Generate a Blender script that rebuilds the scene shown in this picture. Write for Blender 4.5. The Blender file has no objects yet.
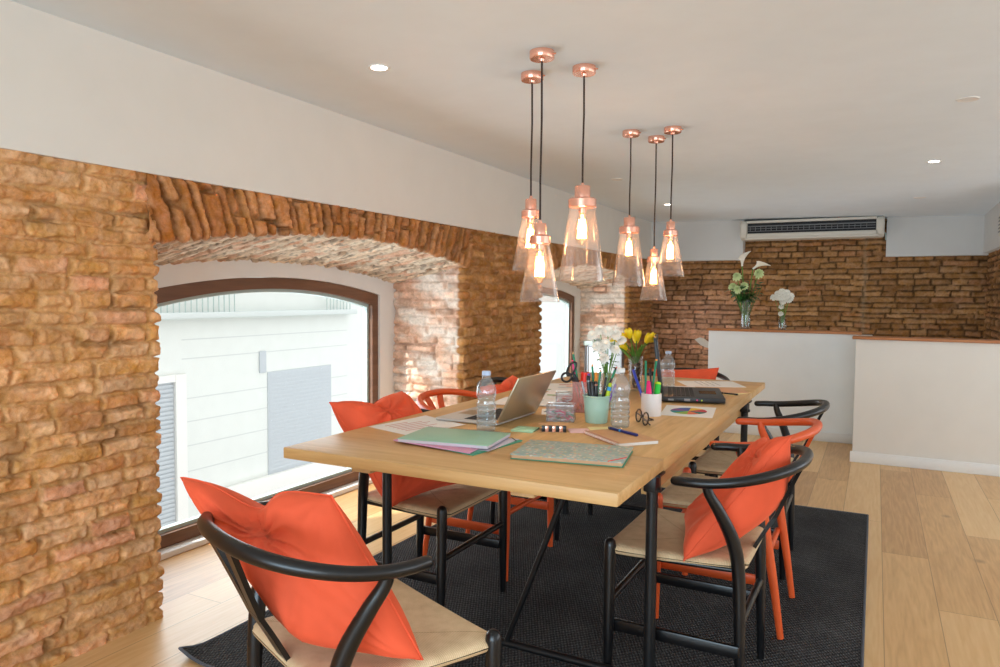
import bpy, bmesh, math, random
import numpy as np
from mathutils import Vector, Matrix

rnd = random.Random(7)
SC = bpy.context.scene
COL = SC.collection
PI = math.pi

# ------------------------------------------------------------------ materials
def new_mat(name):
    m = bpy.data.materials.new(name); m.use_nodes = True
    nt = m.node_tree
    b = nt.nodes['Principled BSDF']
    return m, nt, b

def N(nt, typ, **kw):
    n = nt.nodes.new(typ)
    for k, v in kw.items():
        if k == 'inp':
            for kk, vv in v.items(): n.inputs[kk].default_value = vv
        else: setattr(n, k, v)
    return n

def L(nt, a, b): nt.links.new(a, b)

def rgb(h):
    """sRGB 0-255 triple -> linear rgba"""
    out = []
    for c in h:
        c = c / 255
        out.append(c / 12.92 if c <= .04045 else ((c + .055) / 1.055) ** 2.4)
    return (*out, 1)

def ramp(nt, fac, stops):
    r = N(nt, 'ShaderNodeValToRGB')
    e = r.color_ramp.elements
    while len(e) < len(stops): e.new(.5)
    for i, (p, c) in enumerate(stops): e[i].position = p; e[i].color = c
    L(nt, fac, r.inputs[0]); return r.outputs[0]

def bump(nt, b, h, strength=.3, dist=.002):
    n = N(nt, 'ShaderNodeBump', inp={'Strength': strength, 'Distance': dist})
    L(nt, h, n.inputs['Height']); L(nt, n.outputs[0], b.inputs['Normal']); return n

def plain(name, c, rough=.5, metal=0, spec=.5, noise=0, nscale=40, coat=0, bumps=0):
    m, nt, b = new_mat(name)
    b.inputs['Roughness'].default_value = rough
    b.inputs['Metallic'].default_value = metal
    b.inputs['Specular IOR Level'].default_value = spec
    b.inputs['Coat Weight'].default_value = coat
    tc = N(nt, 'ShaderNodeTexCoord')
    nz = N(nt, 'ShaderNodeTexNoise', inp={'Scale': nscale, 'Detail': 3})
    L(nt, tc.outputs['Object'], nz.inputs['Vector'])
    c = rgb(c)
    k = noise
    col = ramp(nt, nz.outputs[0], [(.3, tuple(x * (1 - k) for x in c[:3]) + (1,)), (.7, tuple(min(1, x * (1 + k)) for x in c[:3]) + (1,))])
    L(nt, col, b.inputs['Base Color'])
    if bumps: bump(nt, b, nz.outputs[0], bumps, .001)
    return m

def wall_paint(name, c, rough=.9):
    return plain(name, c, rough, noise=.015, nscale=6, spec=.2, bumps=.05)

def math_(nt, op, a, b=None):
    n = N(nt, 'ShaderNodeMath', operation=op)
    for i, x in enumerate((a, b)):
        if x is None: continue
        if isinstance(x, (int, float)): n.inputs[i].default_value = x
        else: L(nt, x, n.inputs[i])
    return n.outputs[0]

def wood_floor():
    m, nt, b = new_mat('oak_floor')
    tc = N(nt, 'ShaderNodeTexCoord')
    sp = N(nt, 'ShaderNodeSeparateXYZ'); L(nt, tc.outputs['Object'], sp.inputs[0])
    W, LN = .193, 1.9
    u = math_(nt, 'DIVIDE', math_(nt, 'ADD', sp.outputs[0], 10 - .034 + .008), W)
    row = math_(nt, 'FLOOR', u)
    wn = N(nt, 'ShaderNodeTexWhiteNoise', noise_dimensions='1D'); L(nt, row, wn.inputs['W'])
    v = math_(nt, 'ADD', math_(nt, 'DIVIDE', math_(nt, 'ADD', sp.outputs[1], 10), LN), math_(nt, 'MULTIPLY', wn.outputs[0], 7.3))
    col = math_(nt, 'FLOOR', v)
    cmb = N(nt, 'ShaderNodeCombineXYZ'); L(nt, row, cmb.inputs[0]); L(nt, col, cmb.inputs[1])
    pid = N(nt, 'ShaderNodeTexWhiteNoise', noise_dimensions='2D'); L(nt, cmb.outputs[0], pid.inputs['Vector'])
    # stretched grain coordinates
    g = N(nt, 'ShaderNodeCombineXYZ')
    L(nt, math_(nt, 'MULTIPLY', sp.outputs[0], 8), g.inputs[0])
    L(nt, math_(nt, 'MULTIPLY', sp.outputs[1], .6), g.inputs[1])
    L(nt, math_(nt, 'MULTIPLY', pid.outputs[0], 40), g.inputs[2])
    n1 = N(nt, 'ShaderNodeTexNoise', inp={'Scale': 1.3, 'Detail': 3, 'Distortion': .25}); L(nt, g.outputs[0], n1.inputs['Vector'])
    rings = math_(nt, 'FRACT', math_(nt, 'MULTIPLY', n1.outputs[0], 9))
    rings = math_(nt, 'ABSOLUTE', math_(nt, 'SUBTRACT', rings, .5))
    n2 = N(nt, 'ShaderNodeTexNoise', inp={'Scale': 12, 'Detail': 4}); L(nt, g.outputs[0], n2.inputs['Vector'])
    f = math_(nt, 'ADD', math_(nt, 'MULTIPLY', pid.outputs[0], .42), math_(nt, 'ADD', math_(nt, 'MULTIPLY', rings, .26), math_(nt, 'MULTIPLY', n2.outputs[0], .35)))
    c = ramp(nt, f, [(.2, rgb((184, 138, 88))), (.5, rgb((214, 170, 114))), (.85, rgb((230, 194, 142)))])
    # knots
    vo = N(nt, 'ShaderNodeTexVoronoi', inp={'Scale': .9, 'Randomness': 1}); 
    kv = N(nt, 'ShaderNodeCombineXYZ'); L(nt, math_(nt, 'MULTIPLY', sp.outputs[0], 3.2), kv.inputs[0]); L(nt, math_(nt, 'MULTIPLY', sp.outputs[1], 2.6), kv.inputs[1])
    L(nt, kv.outputs[0], vo.inputs['Vector'])
    kn = ramp(nt, vo.outputs['Distance'], [(.015, (1, 1, 1, 1)), (.09, (0, 0, 0, 1))])
    mx = N(nt, 'ShaderNodeMix', data_type='RGBA'); L(nt, math_(nt, 'MULTIPLY', kn, .55), mx.inputs[0]); L(nt, c, mx.inputs[6]); mx.inputs[7].default_value = rgb((120, 84, 52))
    # joints
    fu = math_(nt, 'FRACT', u); fv = math_(nt, 'FRACT', v)
    ju = math_(nt, 'GREATER_THAN', math_(nt, 'ABSOLUTE', math_(nt, 'SUBTRACT', fu, .5)), .5 - .008)
    jv = math_(nt, 'GREATER_THAN', math_(nt, 'ABSOLUTE', math_(nt, 'SUBTRACT', fv, .5)), .5 - .0009)
    j = math_(nt, 'MAXIMUM', ju, jv)
    m2 = N(nt, 'ShaderNodeMix', data_type='RGBA'); L(nt, math_(nt, 'MULTIPLY', j, .6), m2.inputs[0]); L(nt, mx.outputs[2], m2.inputs[6]); m2.inputs[7].default_value = rgb((120, 85, 52))
    L(nt, m2.outputs[2], b.inputs['Base Color'])
    b.inputs['Roughness'].default_value = .36
    b.inputs['Specular IOR Level'].default_value = .5
    bump(nt, b, math_(nt, 'SUBTRACT', math_(nt, 'MULTIPLY', n2.outputs[0], .15), j), .35, .001)
    return m

def table_wood(name, axis, cols=((186, 142, 84), (208, 164, 106), (222, 182, 126)), rough=.45):
    m, nt, b = new_mat(name)
    tc = N(nt, 'ShaderNodeTexCoord')
    mp = N(nt, 'ShaderNodeMapping')
    s = [14, 14, 14]; s[axis] = 1.0
    mp.inputs['Scale'].default_value = s
    L(nt, tc.outputs['Object'], mp.inputs[0])
    n1 = N(nt, 'ShaderNodeTexNoise', inp={'Scale': 1.2, 'Detail': 5, 'Distortion': .8, 'Roughness': .6}); L(nt, mp.outputs[0], n1.inputs['Vector'])
    n2 = N(nt, 'ShaderNodeTexNoise', inp={'Scale': 9, 'Detail': 3}); L(nt, mp.outputs[0], n2.inputs['Vector'])
    f = math_(nt, 'ADD', math_(nt, 'MULTIPLY', n1.outputs[0], .75), math_(nt, 'MULTIPLY', n2.outputs[0], .25))
    c = ramp(nt, f, [(.32, rgb(cols[0])), (.5, rgb(cols[1])), (.7, rgb(cols[2]))])
    L(nt, c, b.inputs['Base Color']); b.inputs['Roughness'].default_value = rough
    bump(nt, b, n2.outputs[0], .08, .0006)
    return m

def attr_brick(name, rough=.92):
    m, nt, b = new_mat(name)
    a = N(nt, 'ShaderNodeAttribute', attribute_name='tint')
    tc = N(nt, 'ShaderNodeTexCoord')
    nz = N(nt, 'ShaderNodeTexNoise', inp={'Scale': 55, 'Detail': 5, 'Roughness': .65}); L(nt, tc.outputs['Object'], nz.inputs['Vector'])
    n2 = N(nt, 'ShaderNodeTexNoise', inp={'Scale': 17, 'Detail': 6, 'Roughness': .7, 'Distortion': .5}); L(nt, tc.outputs['Object'], n2.inputs['Vector'])
    n3 = N(nt, 'ShaderNodeTexNoise', inp={'Scale': 230, 'Detail': 3}); L(nt, tc.outputs['Object'], n3.inputs['Vector'])
    hs = N(nt, 'ShaderNodeHueSaturation'); L(nt, a.outputs['Color'], hs.inputs['Color'])
    v = math_(nt, 'ADD', math_(nt, 'MULTIPLY', nz.outputs[0], .75), math_(nt, 'MULTIPLY', n2.outputs[0], .9))
    L(nt, math_(nt, 'ADD', math_(nt, 'ADD', v, math_(nt, 'MULTIPLY', n3.outputs[0], .3)), .05), hs.inputs['Value'])
    L(nt, math_(nt, 'ADD', math_(nt, 'MULTIPLY', n2.outputs[0], -.62), 1.32), hs.inputs['Saturation'])
    L(nt, hs.outputs[0], b.inputs['Base Color'])
    b.inputs['Roughness'].default_value = rough; b.inputs['Specular IOR Level'].default_value = .15
    bump(nt, b, math_(nt, 'ADD', math_(nt, 'ADD', nz.outputs[0], n2.outputs[0]), math_(nt, 'MULTIPLY', n3.outputs[0], .35)), .75, .006)
    return m

def clear_mat(name, tint=(1, 1, 1), refl=.9, base=.03, rough=.02, body=0.0, bodycol=(1, 1, 1), ior=1.45):
    """thin clear wall: see-through with fresnel reflection, optional faint body colour"""
    m, nt, b = new_mat(name)
    nt.nodes.remove(b)
    out = [n for n in nt.nodes if n.type == 'OUTPUT_MATERIAL'][0]
    tr = N(nt, 'ShaderNodeBsdfTransparent'); tr.inputs[0].default_value = (*tint, 1)
    gl = N(nt, 'ShaderNodeBsdfGlossy'); gl.inputs['Roughness'].default_value = rough
    lw = N(nt, 'ShaderNodeLayerWeight', inp={'Blend': .5})
    f = math_(nt, 'MINIMUM', math_(nt, 'ADD', math_(nt, 'MULTIPLY', math_(nt, 'POWER', lw.outputs['Facing'], 4.0), refl * .75), base), 1.0)
    mx = N(nt, 'ShaderNodeMixShader'); L(nt, f, mx.inputs[0]); L(nt, tr.outputs[0], mx.inputs[1]); L(nt, gl.outputs[0], mx.inputs[2])
    last = mx.outputs[0]
    if body:
        df = N(nt, 'ShaderNodeBsdfDiffuse'); df.inputs[0].default_value = (*bodycol, 1)
        m2 = N(nt, 'ShaderNodeMixShader'); m2.inputs[0].default_value = body
        L(nt, last, m2.inputs[1]); L(nt, df.outputs[0], m2.inputs[2]); last = m2.outputs[0]
    L(nt, last, out.inputs[0])
    return m

def emis(name, c, s):
    m, nt, b = new_mat(name)
    b.inputs['Base Color'].default_value = rgb(c); b.inputs['Emission Color'].default_value = rgb(c); b.inputs['Emission Strength'].default_value = s
    return m

def velvet(name, c):
    m, nt, b = new_mat(name)
    tc = N(nt, 'ShaderNodeTexCoord')
    nz = N(nt, 'ShaderNodeTexNoise', inp={'Scale': 7, 'Detail': 4, 'Distortion': .4}); L(nt, tc.outputs['Object'], nz.inputs['Vector'])
    c = rgb(c)
    col = ramp(nt, nz.outputs[0], [(.3, tuple(x * .86 for x in c[:3]) + (1,)), (.7, tuple(min(1, x * 1.1) for x in c[:3]) + (1,))])
    L(nt, col, b.inputs['Base Color'])
    b.inputs['Roughness'].default_value = .8; b.inputs['Specular IOR Level'].default_value = .15
    b.inputs['Sheen Weight'].default_value = .5; b.inputs['Sheen Roughness'].default_value = .4
    b.inputs['Sheen Tint'].default_value = rgb((255, 150, 110))
    fz = N(nt, 'ShaderNodeTexNoise', inp={'Scale': 500, 'Detail': 2}); L(nt, tc.outputs['Object'], fz.inputs['Vector'])
    bump(nt, b, fz.outputs[0], .15, .0006)
    return m

def cord_seat():
    m, nt, b = new_mat('paper_cord')
    tc = N(nt, 'ShaderNodeTexCoord'); sp = N(nt, 'ShaderNodeSeparateXYZ'); L(nt, tc.outputs['Object'], sp.inputs[0])
    ax = math_(nt, 'ABSOLUTE', sp.outputs[0]); ay = math_(nt, 'ABSOLUTE', math_(nt, 'SUBTRACT', sp.outputs[1], .03))
    sel = math_(nt, 'GREATER_THAN', ax, ay)   # side triangles run along y
    crd = math_(nt, 'ADD', math_(nt, 'MULTIPLY', sel, sp.outputs[0]), math_(nt, 'MULTIPLY', math_(nt, 'SUBTRACT', 1, sel), sp.outputs[1]))
    # strands are laid parallel to the rail: x-triangles show strands crossing the rail
    crd2 = math_(nt, 'ADD', math_(nt, 'MULTIPLY', sel, sp.outputs[1]), math_(nt, 'MULTIPLY', math_(nt, 'SUBTRACT', 1, sel), sp.outputs[0]))
    w = math_(nt, 'ABSOLUTE', math_(nt, 'SINE', math_(nt, 'MULTIPLY', crd2, PI / .0045)))
    seam = math_(nt, 'LESS_THAN', math_(nt, 'ABSOLUTE', math_(nt, 'SUBTRACT', ax, ay)), .0025)
    nz = N(nt, 'ShaderNodeTexNoise', inp={'Scale': 30, 'Detail': 3}); L(nt, tc.outputs['Object'], nz.inputs['Vector'])
    f = math_(nt, 'SUBTRACT', math_(nt, 'ADD', math_(nt, 'MULTIPLY', w, .35), math_(nt, 'MULTIPLY', nz.outputs[0], .6)), math_(nt, 'MULTIPLY', seam, .25))
    c = ramp(nt, f, [(.1, rgb((176, 142, 102))), (.5, rgb((222, 192, 150))), (.9, rgb((238, 212, 174)))])
    L(nt, c, b.inputs['Base Color']); b.inputs['Roughness'].default_value = .75
    bump(nt, b, math_(nt, 'SUBTRACT', w, seam), .6, .0015)
    return m

def rug_mat():
    m, nt, b = new_mat('woven_rug')
    tc = N(nt, 'ShaderNodeTexCoord'); sp = N(nt, 'ShaderNodeSeparateXYZ'); L(nt, tc.outputs['Object'], sp.inputs[0])
    P = .016
    a = math_(nt, 'SINE', math_(nt, 'MULTIPLY', sp.outputs[0], 2 * PI / P))
    c = math_(nt, 'SINE', math_(nt, 'MULTIPLY', math_(nt, 'ADD', sp.outputs[1], math_(nt, 'MULTIPLY', sp.outputs[0], .5)), 2 * PI / (P * 1.5)))
    w = math_(nt, 'MULTIPLY', a, c)
    nz = N(nt, 'ShaderNodeTexNoise', inp={'Scale': 170, 'Detail': 3}); L(nt, tc.outputs['Object'], nz.inputs['Vector'])
    n2 = N(nt, 'ShaderNodeTexNoise', inp={'Scale': 3, 'Detail': 2}); L(nt, tc.outputs['Object'], n2.inputs['Vector'])
    f = math_(nt, 'ADD', math_(nt, 'MULTIPLY', w, .16), math_(nt, 'ADD', math_(nt, 'MULTIPLY', nz.outputs[0], .7), math_(nt, 'MULTIPLY', n2.outputs[0], .3)))
    cc = ramp(nt, f, [(.25, rgb((28, 27, 28))), (.5, rgb((60, 58, 58))), (.75, rgb((106, 105, 104)))])
    L(nt, cc, b.inputs['Base Color']); b.inputs['Roughness'].default_value = .95; b.inputs['Specular IOR Level'].default_value = .1
    bump(nt, b, math_(nt, 'ADD', w, math_(nt, 'MULTIPLY', nz.outputs[0], .8)), .9, .004)
    return m

M = {}
def setup_materials():
    M['white'] = wall_paint('white_paint', (223, 217, 208))
    M['ceil'] = wall_paint('ceiling_paint', (228, 236, 242))
    M['white_half'] = wall_paint('white_paint_half_wall', (236, 238, 237))
    M['white_cool'] = wall_paint('white_paint_cool', (214, 213, 210))
    M['plaster'] = wall_paint('plaster', (228, 226, 222))
    M['base'] = plain('skirting', (226, 224, 220), .5, noise=.01)
    M['floor'] = wood_floor()
    M['brick'] = attr_brick('old_brick')
    M['table_y'] = table_wood('table_oak_long', 1)
    M['table_x'] = table_wood('table_oak_cross', 0)
    M['block'] = table_wood('pale_block', 1, ((190, 150, 100), (208, 168, 118), (220, 184, 136)))
    M['cap'] = table_wood('parapet_cap_wood', 0, ((150, 90, 48), (174, 110, 62), (190, 128, 78)))
    M['frame'] = table_wood('window_brown', 1, ((92, 58, 36), (108, 72, 48), (124, 86, 60)), .5)
    M['black'] = plain('black_lacquer', (15, 15, 17), .30, noise=.1, spec=.5)
    M['blackmetal'] = plain('black_metal', (26, 27, 29), .38, metal=.3, noise=.1)
    M['orange'] = plain('orange_lacquer', (222, 90, 40), .36, noise=.03)
    M['velvet'] = velvet('coral_velvet', (232, 94, 62))
    M['cord'] = cord_seat()
    M['rug'] = rug_mat()
    M['rugedge'] = plain('rug_binding', (84, 86, 92), .9, noise=.1, nscale=200)
    M['copper'] = plain('copper', (246, 184, 160), .24, metal=.75, noise=.03)
    M['cable'] = plain('fabric_cable', (52, 36, 30), .8, noise=.2, nscale=400)
    M['glass'] = clear_mat('shade_glass', (.97, .95, .94), 1.2, .045, .03, .035, (1, .92, .88))
    M['bulbglass'] = clear_mat('bulb_glass', (1, .93, .84), .8, .02, .02)
    M['filament'] = emis('filament', (255, 196, 128), 34)
    M['pane'] = clear_mat('window_pane', (.97, .985, .98), .6, .0)
    M['plastic_clear'] = clear_mat('clear_plastic', (.90, .92, .93), 1.3, .09, .05, .10, (.92, .94, .95))
    M['water'] = clear_mat('water', (.95, .97, .97), 1.0, .06, .02, 0, ior=1.33)
    M['vase'] = clear_mat('vase_glass', (.93, .95, .95), 1.0, .05, .03, .02)
    M['capblue'] = plain('pale_blue_cap', (190, 205, 232), .4)
    M['capwhite'] = plain('white_cap', (226, 226, 222), .4)
    M['steel'] = plain('brushed_steel', (150, 150, 152), .35, metal=.9)
    M['alu'] = plain('aluminium', (198, 184, 160), .34, metal=.75, noise=.01)
    M['alu2'] = plain('aluminium_deck', (206, 203, 197), .4, metal=.4)
    M['key'] = plain('black_keys', (30, 30, 32), .6)
    M['lapblack'] = plain('laptop_black', (34, 33, 34), .4, noise=.05)
    M['screen'] = plain('dark_screen', (20, 21, 24), .08)
    M['paper'] = plain('paper', (238, 235, 230), .8, noise=.01)
    M['red_ink'] = plain('red_print', (196, 120, 112), .8)
    M['grey_ink'] = plain('grey_print', (150, 150, 152), .8)
    M['mint'] = plain('mint_cover', (150, 196, 170), .35, noise=.02)
    M['mintpot'] = plain('mint_enamel', (174, 205, 186), .32, noise=.02)
    M['pink'] = plain('pink_card', (222, 160, 190), .6)
    M['teal'] = plain('teal_card', (70, 160, 130), .5)
    M['lilac'] = plain('lilac_card', (214, 206, 220), .6)
    M['pagecut'] = plain('page_block', (214, 200, 206), .8)
    M['kraft'] = plain('kraft_card', (206, 158, 112), .75, noise=.03)
    M['envelope'] = plain('salmon_kraft', (214, 168, 130), .75, noise=.03)
    M['note_g'] = plain('green_note', (180, 222, 184), .8)
    M['note_p'] = plain('pink_note', (240, 198, 196), .8)
    M['note_y'] = plain('yellow_note', (238, 226, 166), .8)
    M['ink_blue'] = plain('blue_pen', (36, 44, 110), .3)
    M['p_green'] = plain('green_pencil', (16, 128, 92), .4)
    M['p_blue'] = plain('blue_barrel', (40, 60, 170), .35)
    M['p_red'] = plain('red_barrel', (228, 48, 30), .35)
    M['p_pink'] = plain('hot_pink', (240, 40, 120), .4)
    M['p_lime'] = plain('lime', (190, 216, 30), .4)
    M['p_grn'] = plain('marker_green', (40, 190, 60), .4)
    M['p_yel'] = plain('yellow_barrel', (240, 200, 40), .4)
    M['p_orange'] = plain('orange_barrel', (236, 140, 40), .4)
    M['p_purple'] = plain('purple_barrel', (130, 70, 170), .4)
    M['p_dark'] = plain('dark_barrel', (30, 26, 26), .35)
    M['p_cyan'] = plain('cyan_band', (60, 160, 220), .4)
    M['p_cream'] = plain('cream_barrel', (232, 224, 206), .4)
    M['rose'] = clear_mat('rose_plastic', (.95, .72, .66), .8, .04, .12, .3, (.85, .5, .44))
    M['cupwhite'] = plain('ribbed_white', (232, 224, 220), .4)
    M['acrylic'] = clear_mat('acrylic', (.95, .95, .96), 1, .05, .03, .08, (.9, .84, .84))
    M['tortoise'] = plain('tortoiseshell', (52, 30, 18), .2, noise=.6, nscale=60)
    M['stem'] = plain('stem_green', (96, 140, 50), .6, noise=.15)
    M['leaf'] = plain('leaf_green', (56, 104, 42), .5, noise=.2)
    M['leafl'] = plain('leaf_light', (110, 158, 60), .5, noise=.15)
    M['tulip'] = plain('tulip_yellow', (255, 220, 30), .5, noise=.06)
    M['petal'] = plain('white_petal', (240, 236, 224), .7, noise=.03)
    M['rosette'] = plain('pale_green_petal', (214, 228, 168), .7, noise=.05)
    M['pebble'] = plain('bark_chips', (96, 66, 44), .7, noise=.5, nscale=60)
    M['acwhite'] = plain('ac_cream', (214, 208, 196), .5)
    M['acdark'] = plain('ac_dark', (24, 26, 30), .6)
    M['acvane'] = plain('ac_vane', (120, 120, 122), .5)
    M['lamp_on'] = emis('downlight_glow', (255, 244, 226), 14)
    M['facade'] = wall_paint('facade_render', (226, 230, 226))
    M['facade2'] = wall_paint('facade_pale', (236, 236, 232))
    M['fac_line'] = plain('facade_joint', (208, 213, 211), .9)
    M['shutter'] = plain('blue_grey_shutter', (192, 199, 204), .6, noise=.03)
    M['ledge'] = plain('ledge_stone', (208, 215, 213), .8)
    M['rail'] = plain('pale_rail', (176, 192, 188), .6)
    M['street'] = plain('street', (150, 148, 144), .9, noise=.1)
    M['patch'] = plain('bare_plaster_patch', (244, 240, 232), .9, noise=.04)
    M['board'] = plain('cabinet_white', (222, 228, 234), .4)

# ------------------------------------------------------------------ mesh helpers
class MB:
    def __init__(s): s.v = []; s.f = []; s.mi = []; s.sm = []
    def add(s, vs, fs, mat=0, smooth=True, T=None):
        o = len(s.v)
        if T is not None: vs = [T @ Vector(v) for v in vs]
        s.v += [tuple(v) for v in vs]
        for f in fs: s.f.append(tuple(i + o for i in f)); s.mi.append(mat); s.sm.append(smooth)
        return s
    def box(s, lo, hi, mat=0, bev=0, T=None, seg=2):
        bm = bmesh.new(); bmesh.ops.create_cube(bm, size=1)
        for v in bm.verts: v.co = Vector([(lo[i] + hi[i]) / 2 + v.co[i] * (hi[i] - lo[i]) for i in range(3)])
        if bev:
            bmesh.ops.bevel(bm, geom=bm.edges[:], offset=min(bev, *[(hi[i] - lo[i]) * .49 for i in range(3)]), segments=seg, profile=.5, affect='EDGES')
        bm.verts.index_update()
        s.add([v.co.copy() for v in bm.verts], [[v.index for v in f.verts] for f in bm.faces], mat, bool(bev), T)
        bm.free(); return s
    def lathe(s, prof, seg=24, mat=0, T=None, smooth=True, caps=True, ribs=None):
        vs = []; fs = []
        for k, (r, z) in enumerate(prof):
            for i in range(seg):
                a = 2 * PI * i / seg
                rr = r * (ribs(a, z) if ribs else 1)
                vs.append((rr * math.cos(a), rr * math.sin(a), z))
        for k in range(len(prof) - 1):
            for i in range(seg):
                j = (i + 1) % seg
                fs.append((k * seg + i, k * seg + j, (k + 1) * seg + j, (k + 1) * seg + i))
        if caps:
            if prof[0][0] > 1e-5: fs.append(tuple(range(seg))[::-1])
            if prof[-1][0] > 1e-5: fs.append(tuple((len(prof) - 1) * seg + i for i in range(seg)))
        s.add(vs, fs, mat, smooth, T); return s
    def tube(s, pts, rad, seg=12, mat=0, T=None, flat=None, closed=False):
        pts = [Vector(p) for p in pts]; n = len(pts)
        if isinstance(rad, (int, float)): rad = [rad] * n
        vs = []; fs = []; up = None
        for i, p in enumerate(pts):
            if closed: t = pts[(i + 1) % n] - pts[i - 1]
            else: t = pts[min(i + 1, n - 1)] - pts[max(i - 1, 0)]
            t = t.normalized()
            if up is None: up = Vector((0, 0, 1)) if abs(t.z) < .9 else Vector((1, 0, 0))
            a = up - t * up.dot(t)
            if a.length < 1e-4: a = Vector((1, 0, 0)) - t * t.x
            a.normalize(); b = t.cross(a); up = a
            fa, fb = flat if flat else (1, 1)
            for k in range(seg):
                th = 2 * PI * k / seg
                vs.append(p + (a * math.cos(th) * fa + b * math.sin(th) * fb) * rad[i])
        m = n if closed else n - 1
        for i in range(m):
            i2 = (i + 1) % n
            for k in range(seg):
                k2 = (k + 1) % seg
                fs.append((i * seg + k, i * seg + k2, i2 * seg + k2, i2 * seg + k))
        if not closed:
            fs.append(tuple(range(seg))[::-1]); fs.append(tuple((n - 1) * seg + k for k in range(seg)))
        s.add(vs, fs, mat, True, T); return s
    def grid(s, P, mat=0, smooth=True, T=None, closed_u=False):
        nu, nv = len(P), len(P[0]); vs = [p for r in P for p in r]; fs = []
        for i in range(nu if closed_u else nu - 1):
            i2 = (i + 1) % nu
            for j in range(nv - 1): fs.append((i * nv + j, i2 * nv + j, i2 * nv + j + 1, i * nv + j + 1))
        s.add(vs, fs, mat, smooth, T); return s
    def prism(s, outline, z0, z1, mat=0, T=None, smooth=False):
        n = len(outline)
        vs = [(x, y, z0) for x, y in outline] + [(x, y, z1) for x, y in outline]
        fs = [tuple(range(n))[::-1], tuple(range(n, 2 * n))] + [(i, (i + 1) % n, n + (i + 1) % n, n + i) for i in range(n)]
        s.add(vs, fs, mat, smooth, T); return s
    def build(s, name, mats, parent=None, loc=None, rot=None):
        me = bpy.data.meshes.new(name); me.from_pydata(s.v, [], s.f)
        if not isinstance(mats, (list, tuple)): mats = [mats]
        for m in mats: me.materials.append(M[m] if isinstance(m, str) else m)
        me.polygons.foreach_set('material_index', s.mi); me.polygons.foreach_set('use_smooth', s.sm)
        me.update()
        o = bpy.data.objects.new(name, me); COL.objects.link(o)
        if parent: o.parent = parent
        if loc: o.location = loc
        if rot: o.rotation_euler = rot
        # sharp edges stay crisp under smooth shading
        bm = bmesh.new(); bm.from_mesh(me)
        bmesh.ops.recalc_face_normals(bm, faces=bm.faces[:])
        for e in bm.edges:
            if len(e.link_faces) == 2 and e.calc_face_angle(0) > .7: e.smooth = False
        bm.to_mesh(me); bm.free()
        return o

def smooth_path(ctrl, n=8):
    """Catmull-Rom through control points (any dimension)"""
    c = [np.array(p, float) for p in ctrl]; c = [2 * c[0] - c[1]] + c + [2 * c[-1] - c[-2]]
    out = []
    for i in range(1, len(c) - 2):
        for k in range(n):
            t = k / n; a, b, d, e = c[i - 1], c[i], c[i + 1], c[i + 2]
            out.append(.5 * ((2 * b) + (-a + d) * t + (2 * a - 5 * b + 4 * d - e) * t * t + (-a + 3 * b - 3 * d + e) * t ** 3))
    out.append(c[-2]); return out

def tag(o, label, cat, group=None, kind=None):
    if label: o['label'] = label
    if cat: o['category'] = cat
    if group: o['group'] = group
    if kind: o['kind'] = kind
    return o
def struct(o): o['kind'] = 'structure'; return o
def thing(name, label, cat, loc=(0, 0, 0), rz=0, group=None):
    o = bpy.data.objects.new(name, None); COL.objects.link(o); o.empty_display_size = .05
    o.location = loc; o.rotation_euler = (0, 0, rz); return tag(o, label, cat, group)
def dup(root, loc, rz=None, label=None):
    r = root.copy(); COL.objects.link(r); r.location = loc
    if rz is not None: r.rotation_euler = (0, 0, rz) if not isinstance(rz, tuple) else rz
    if label: r['label'] = label
    for ch in list(root.children):
        c = ch.copy(); COL.objects.link(c); c.parent = r
        for g in list(ch.children):
            d = g.copy(); COL.objects.link(d); d.parent = c
    return r
def TR(x=0, y=0, z=0, rx=0, ry=0, rz=0):
    return Matrix.Translation((x, y, z)) @ Matrix.Rotation(rz, 4, 'Z') @ Matrix.Rotation(ry, 4, 'Y') @ Matrix.Rotation(rx, 4, 'X')

# ------------------------------------------------------------------ noise / bricks (numpy)
RS = np.random.RandomState(11)
LAT = RS.rand(256, 256)
def vnoise(x, y, seed=0):
    x = x + seed * 17.31; y = y + seed * 9.77
    xi = np.floor(x).astype(int); yi = np.floor(y).astype(int); fx = x - xi; fy = y - yi
    fx = fx * fx * (3 - 2 * fx); fy = fy * fy * (3 - 2 * fy)
    g = lambda a, b: LAT[a % 256, b % 256]
    return (g(xi, yi) * (1 - fx) + g(xi + 1, yi) * fx) * (1 - fy) + (g(xi, yi + 1) * (1 - fx) + g(xi + 1, yi + 1) * fx) * fy - .5
def fbm(x, y, seed=0, o=3):
    return sum(vnoise(x * 2 ** k, y * 2 ** k, seed + k) / 2 ** k for k in range(o))
def sstep(a, b, x):
    t = np.clip((x - a) / (b - a), 0, 1); return t * t * (3 - 2 * t)

def lin(c): return np.array(rgb(c)[:3])

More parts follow.
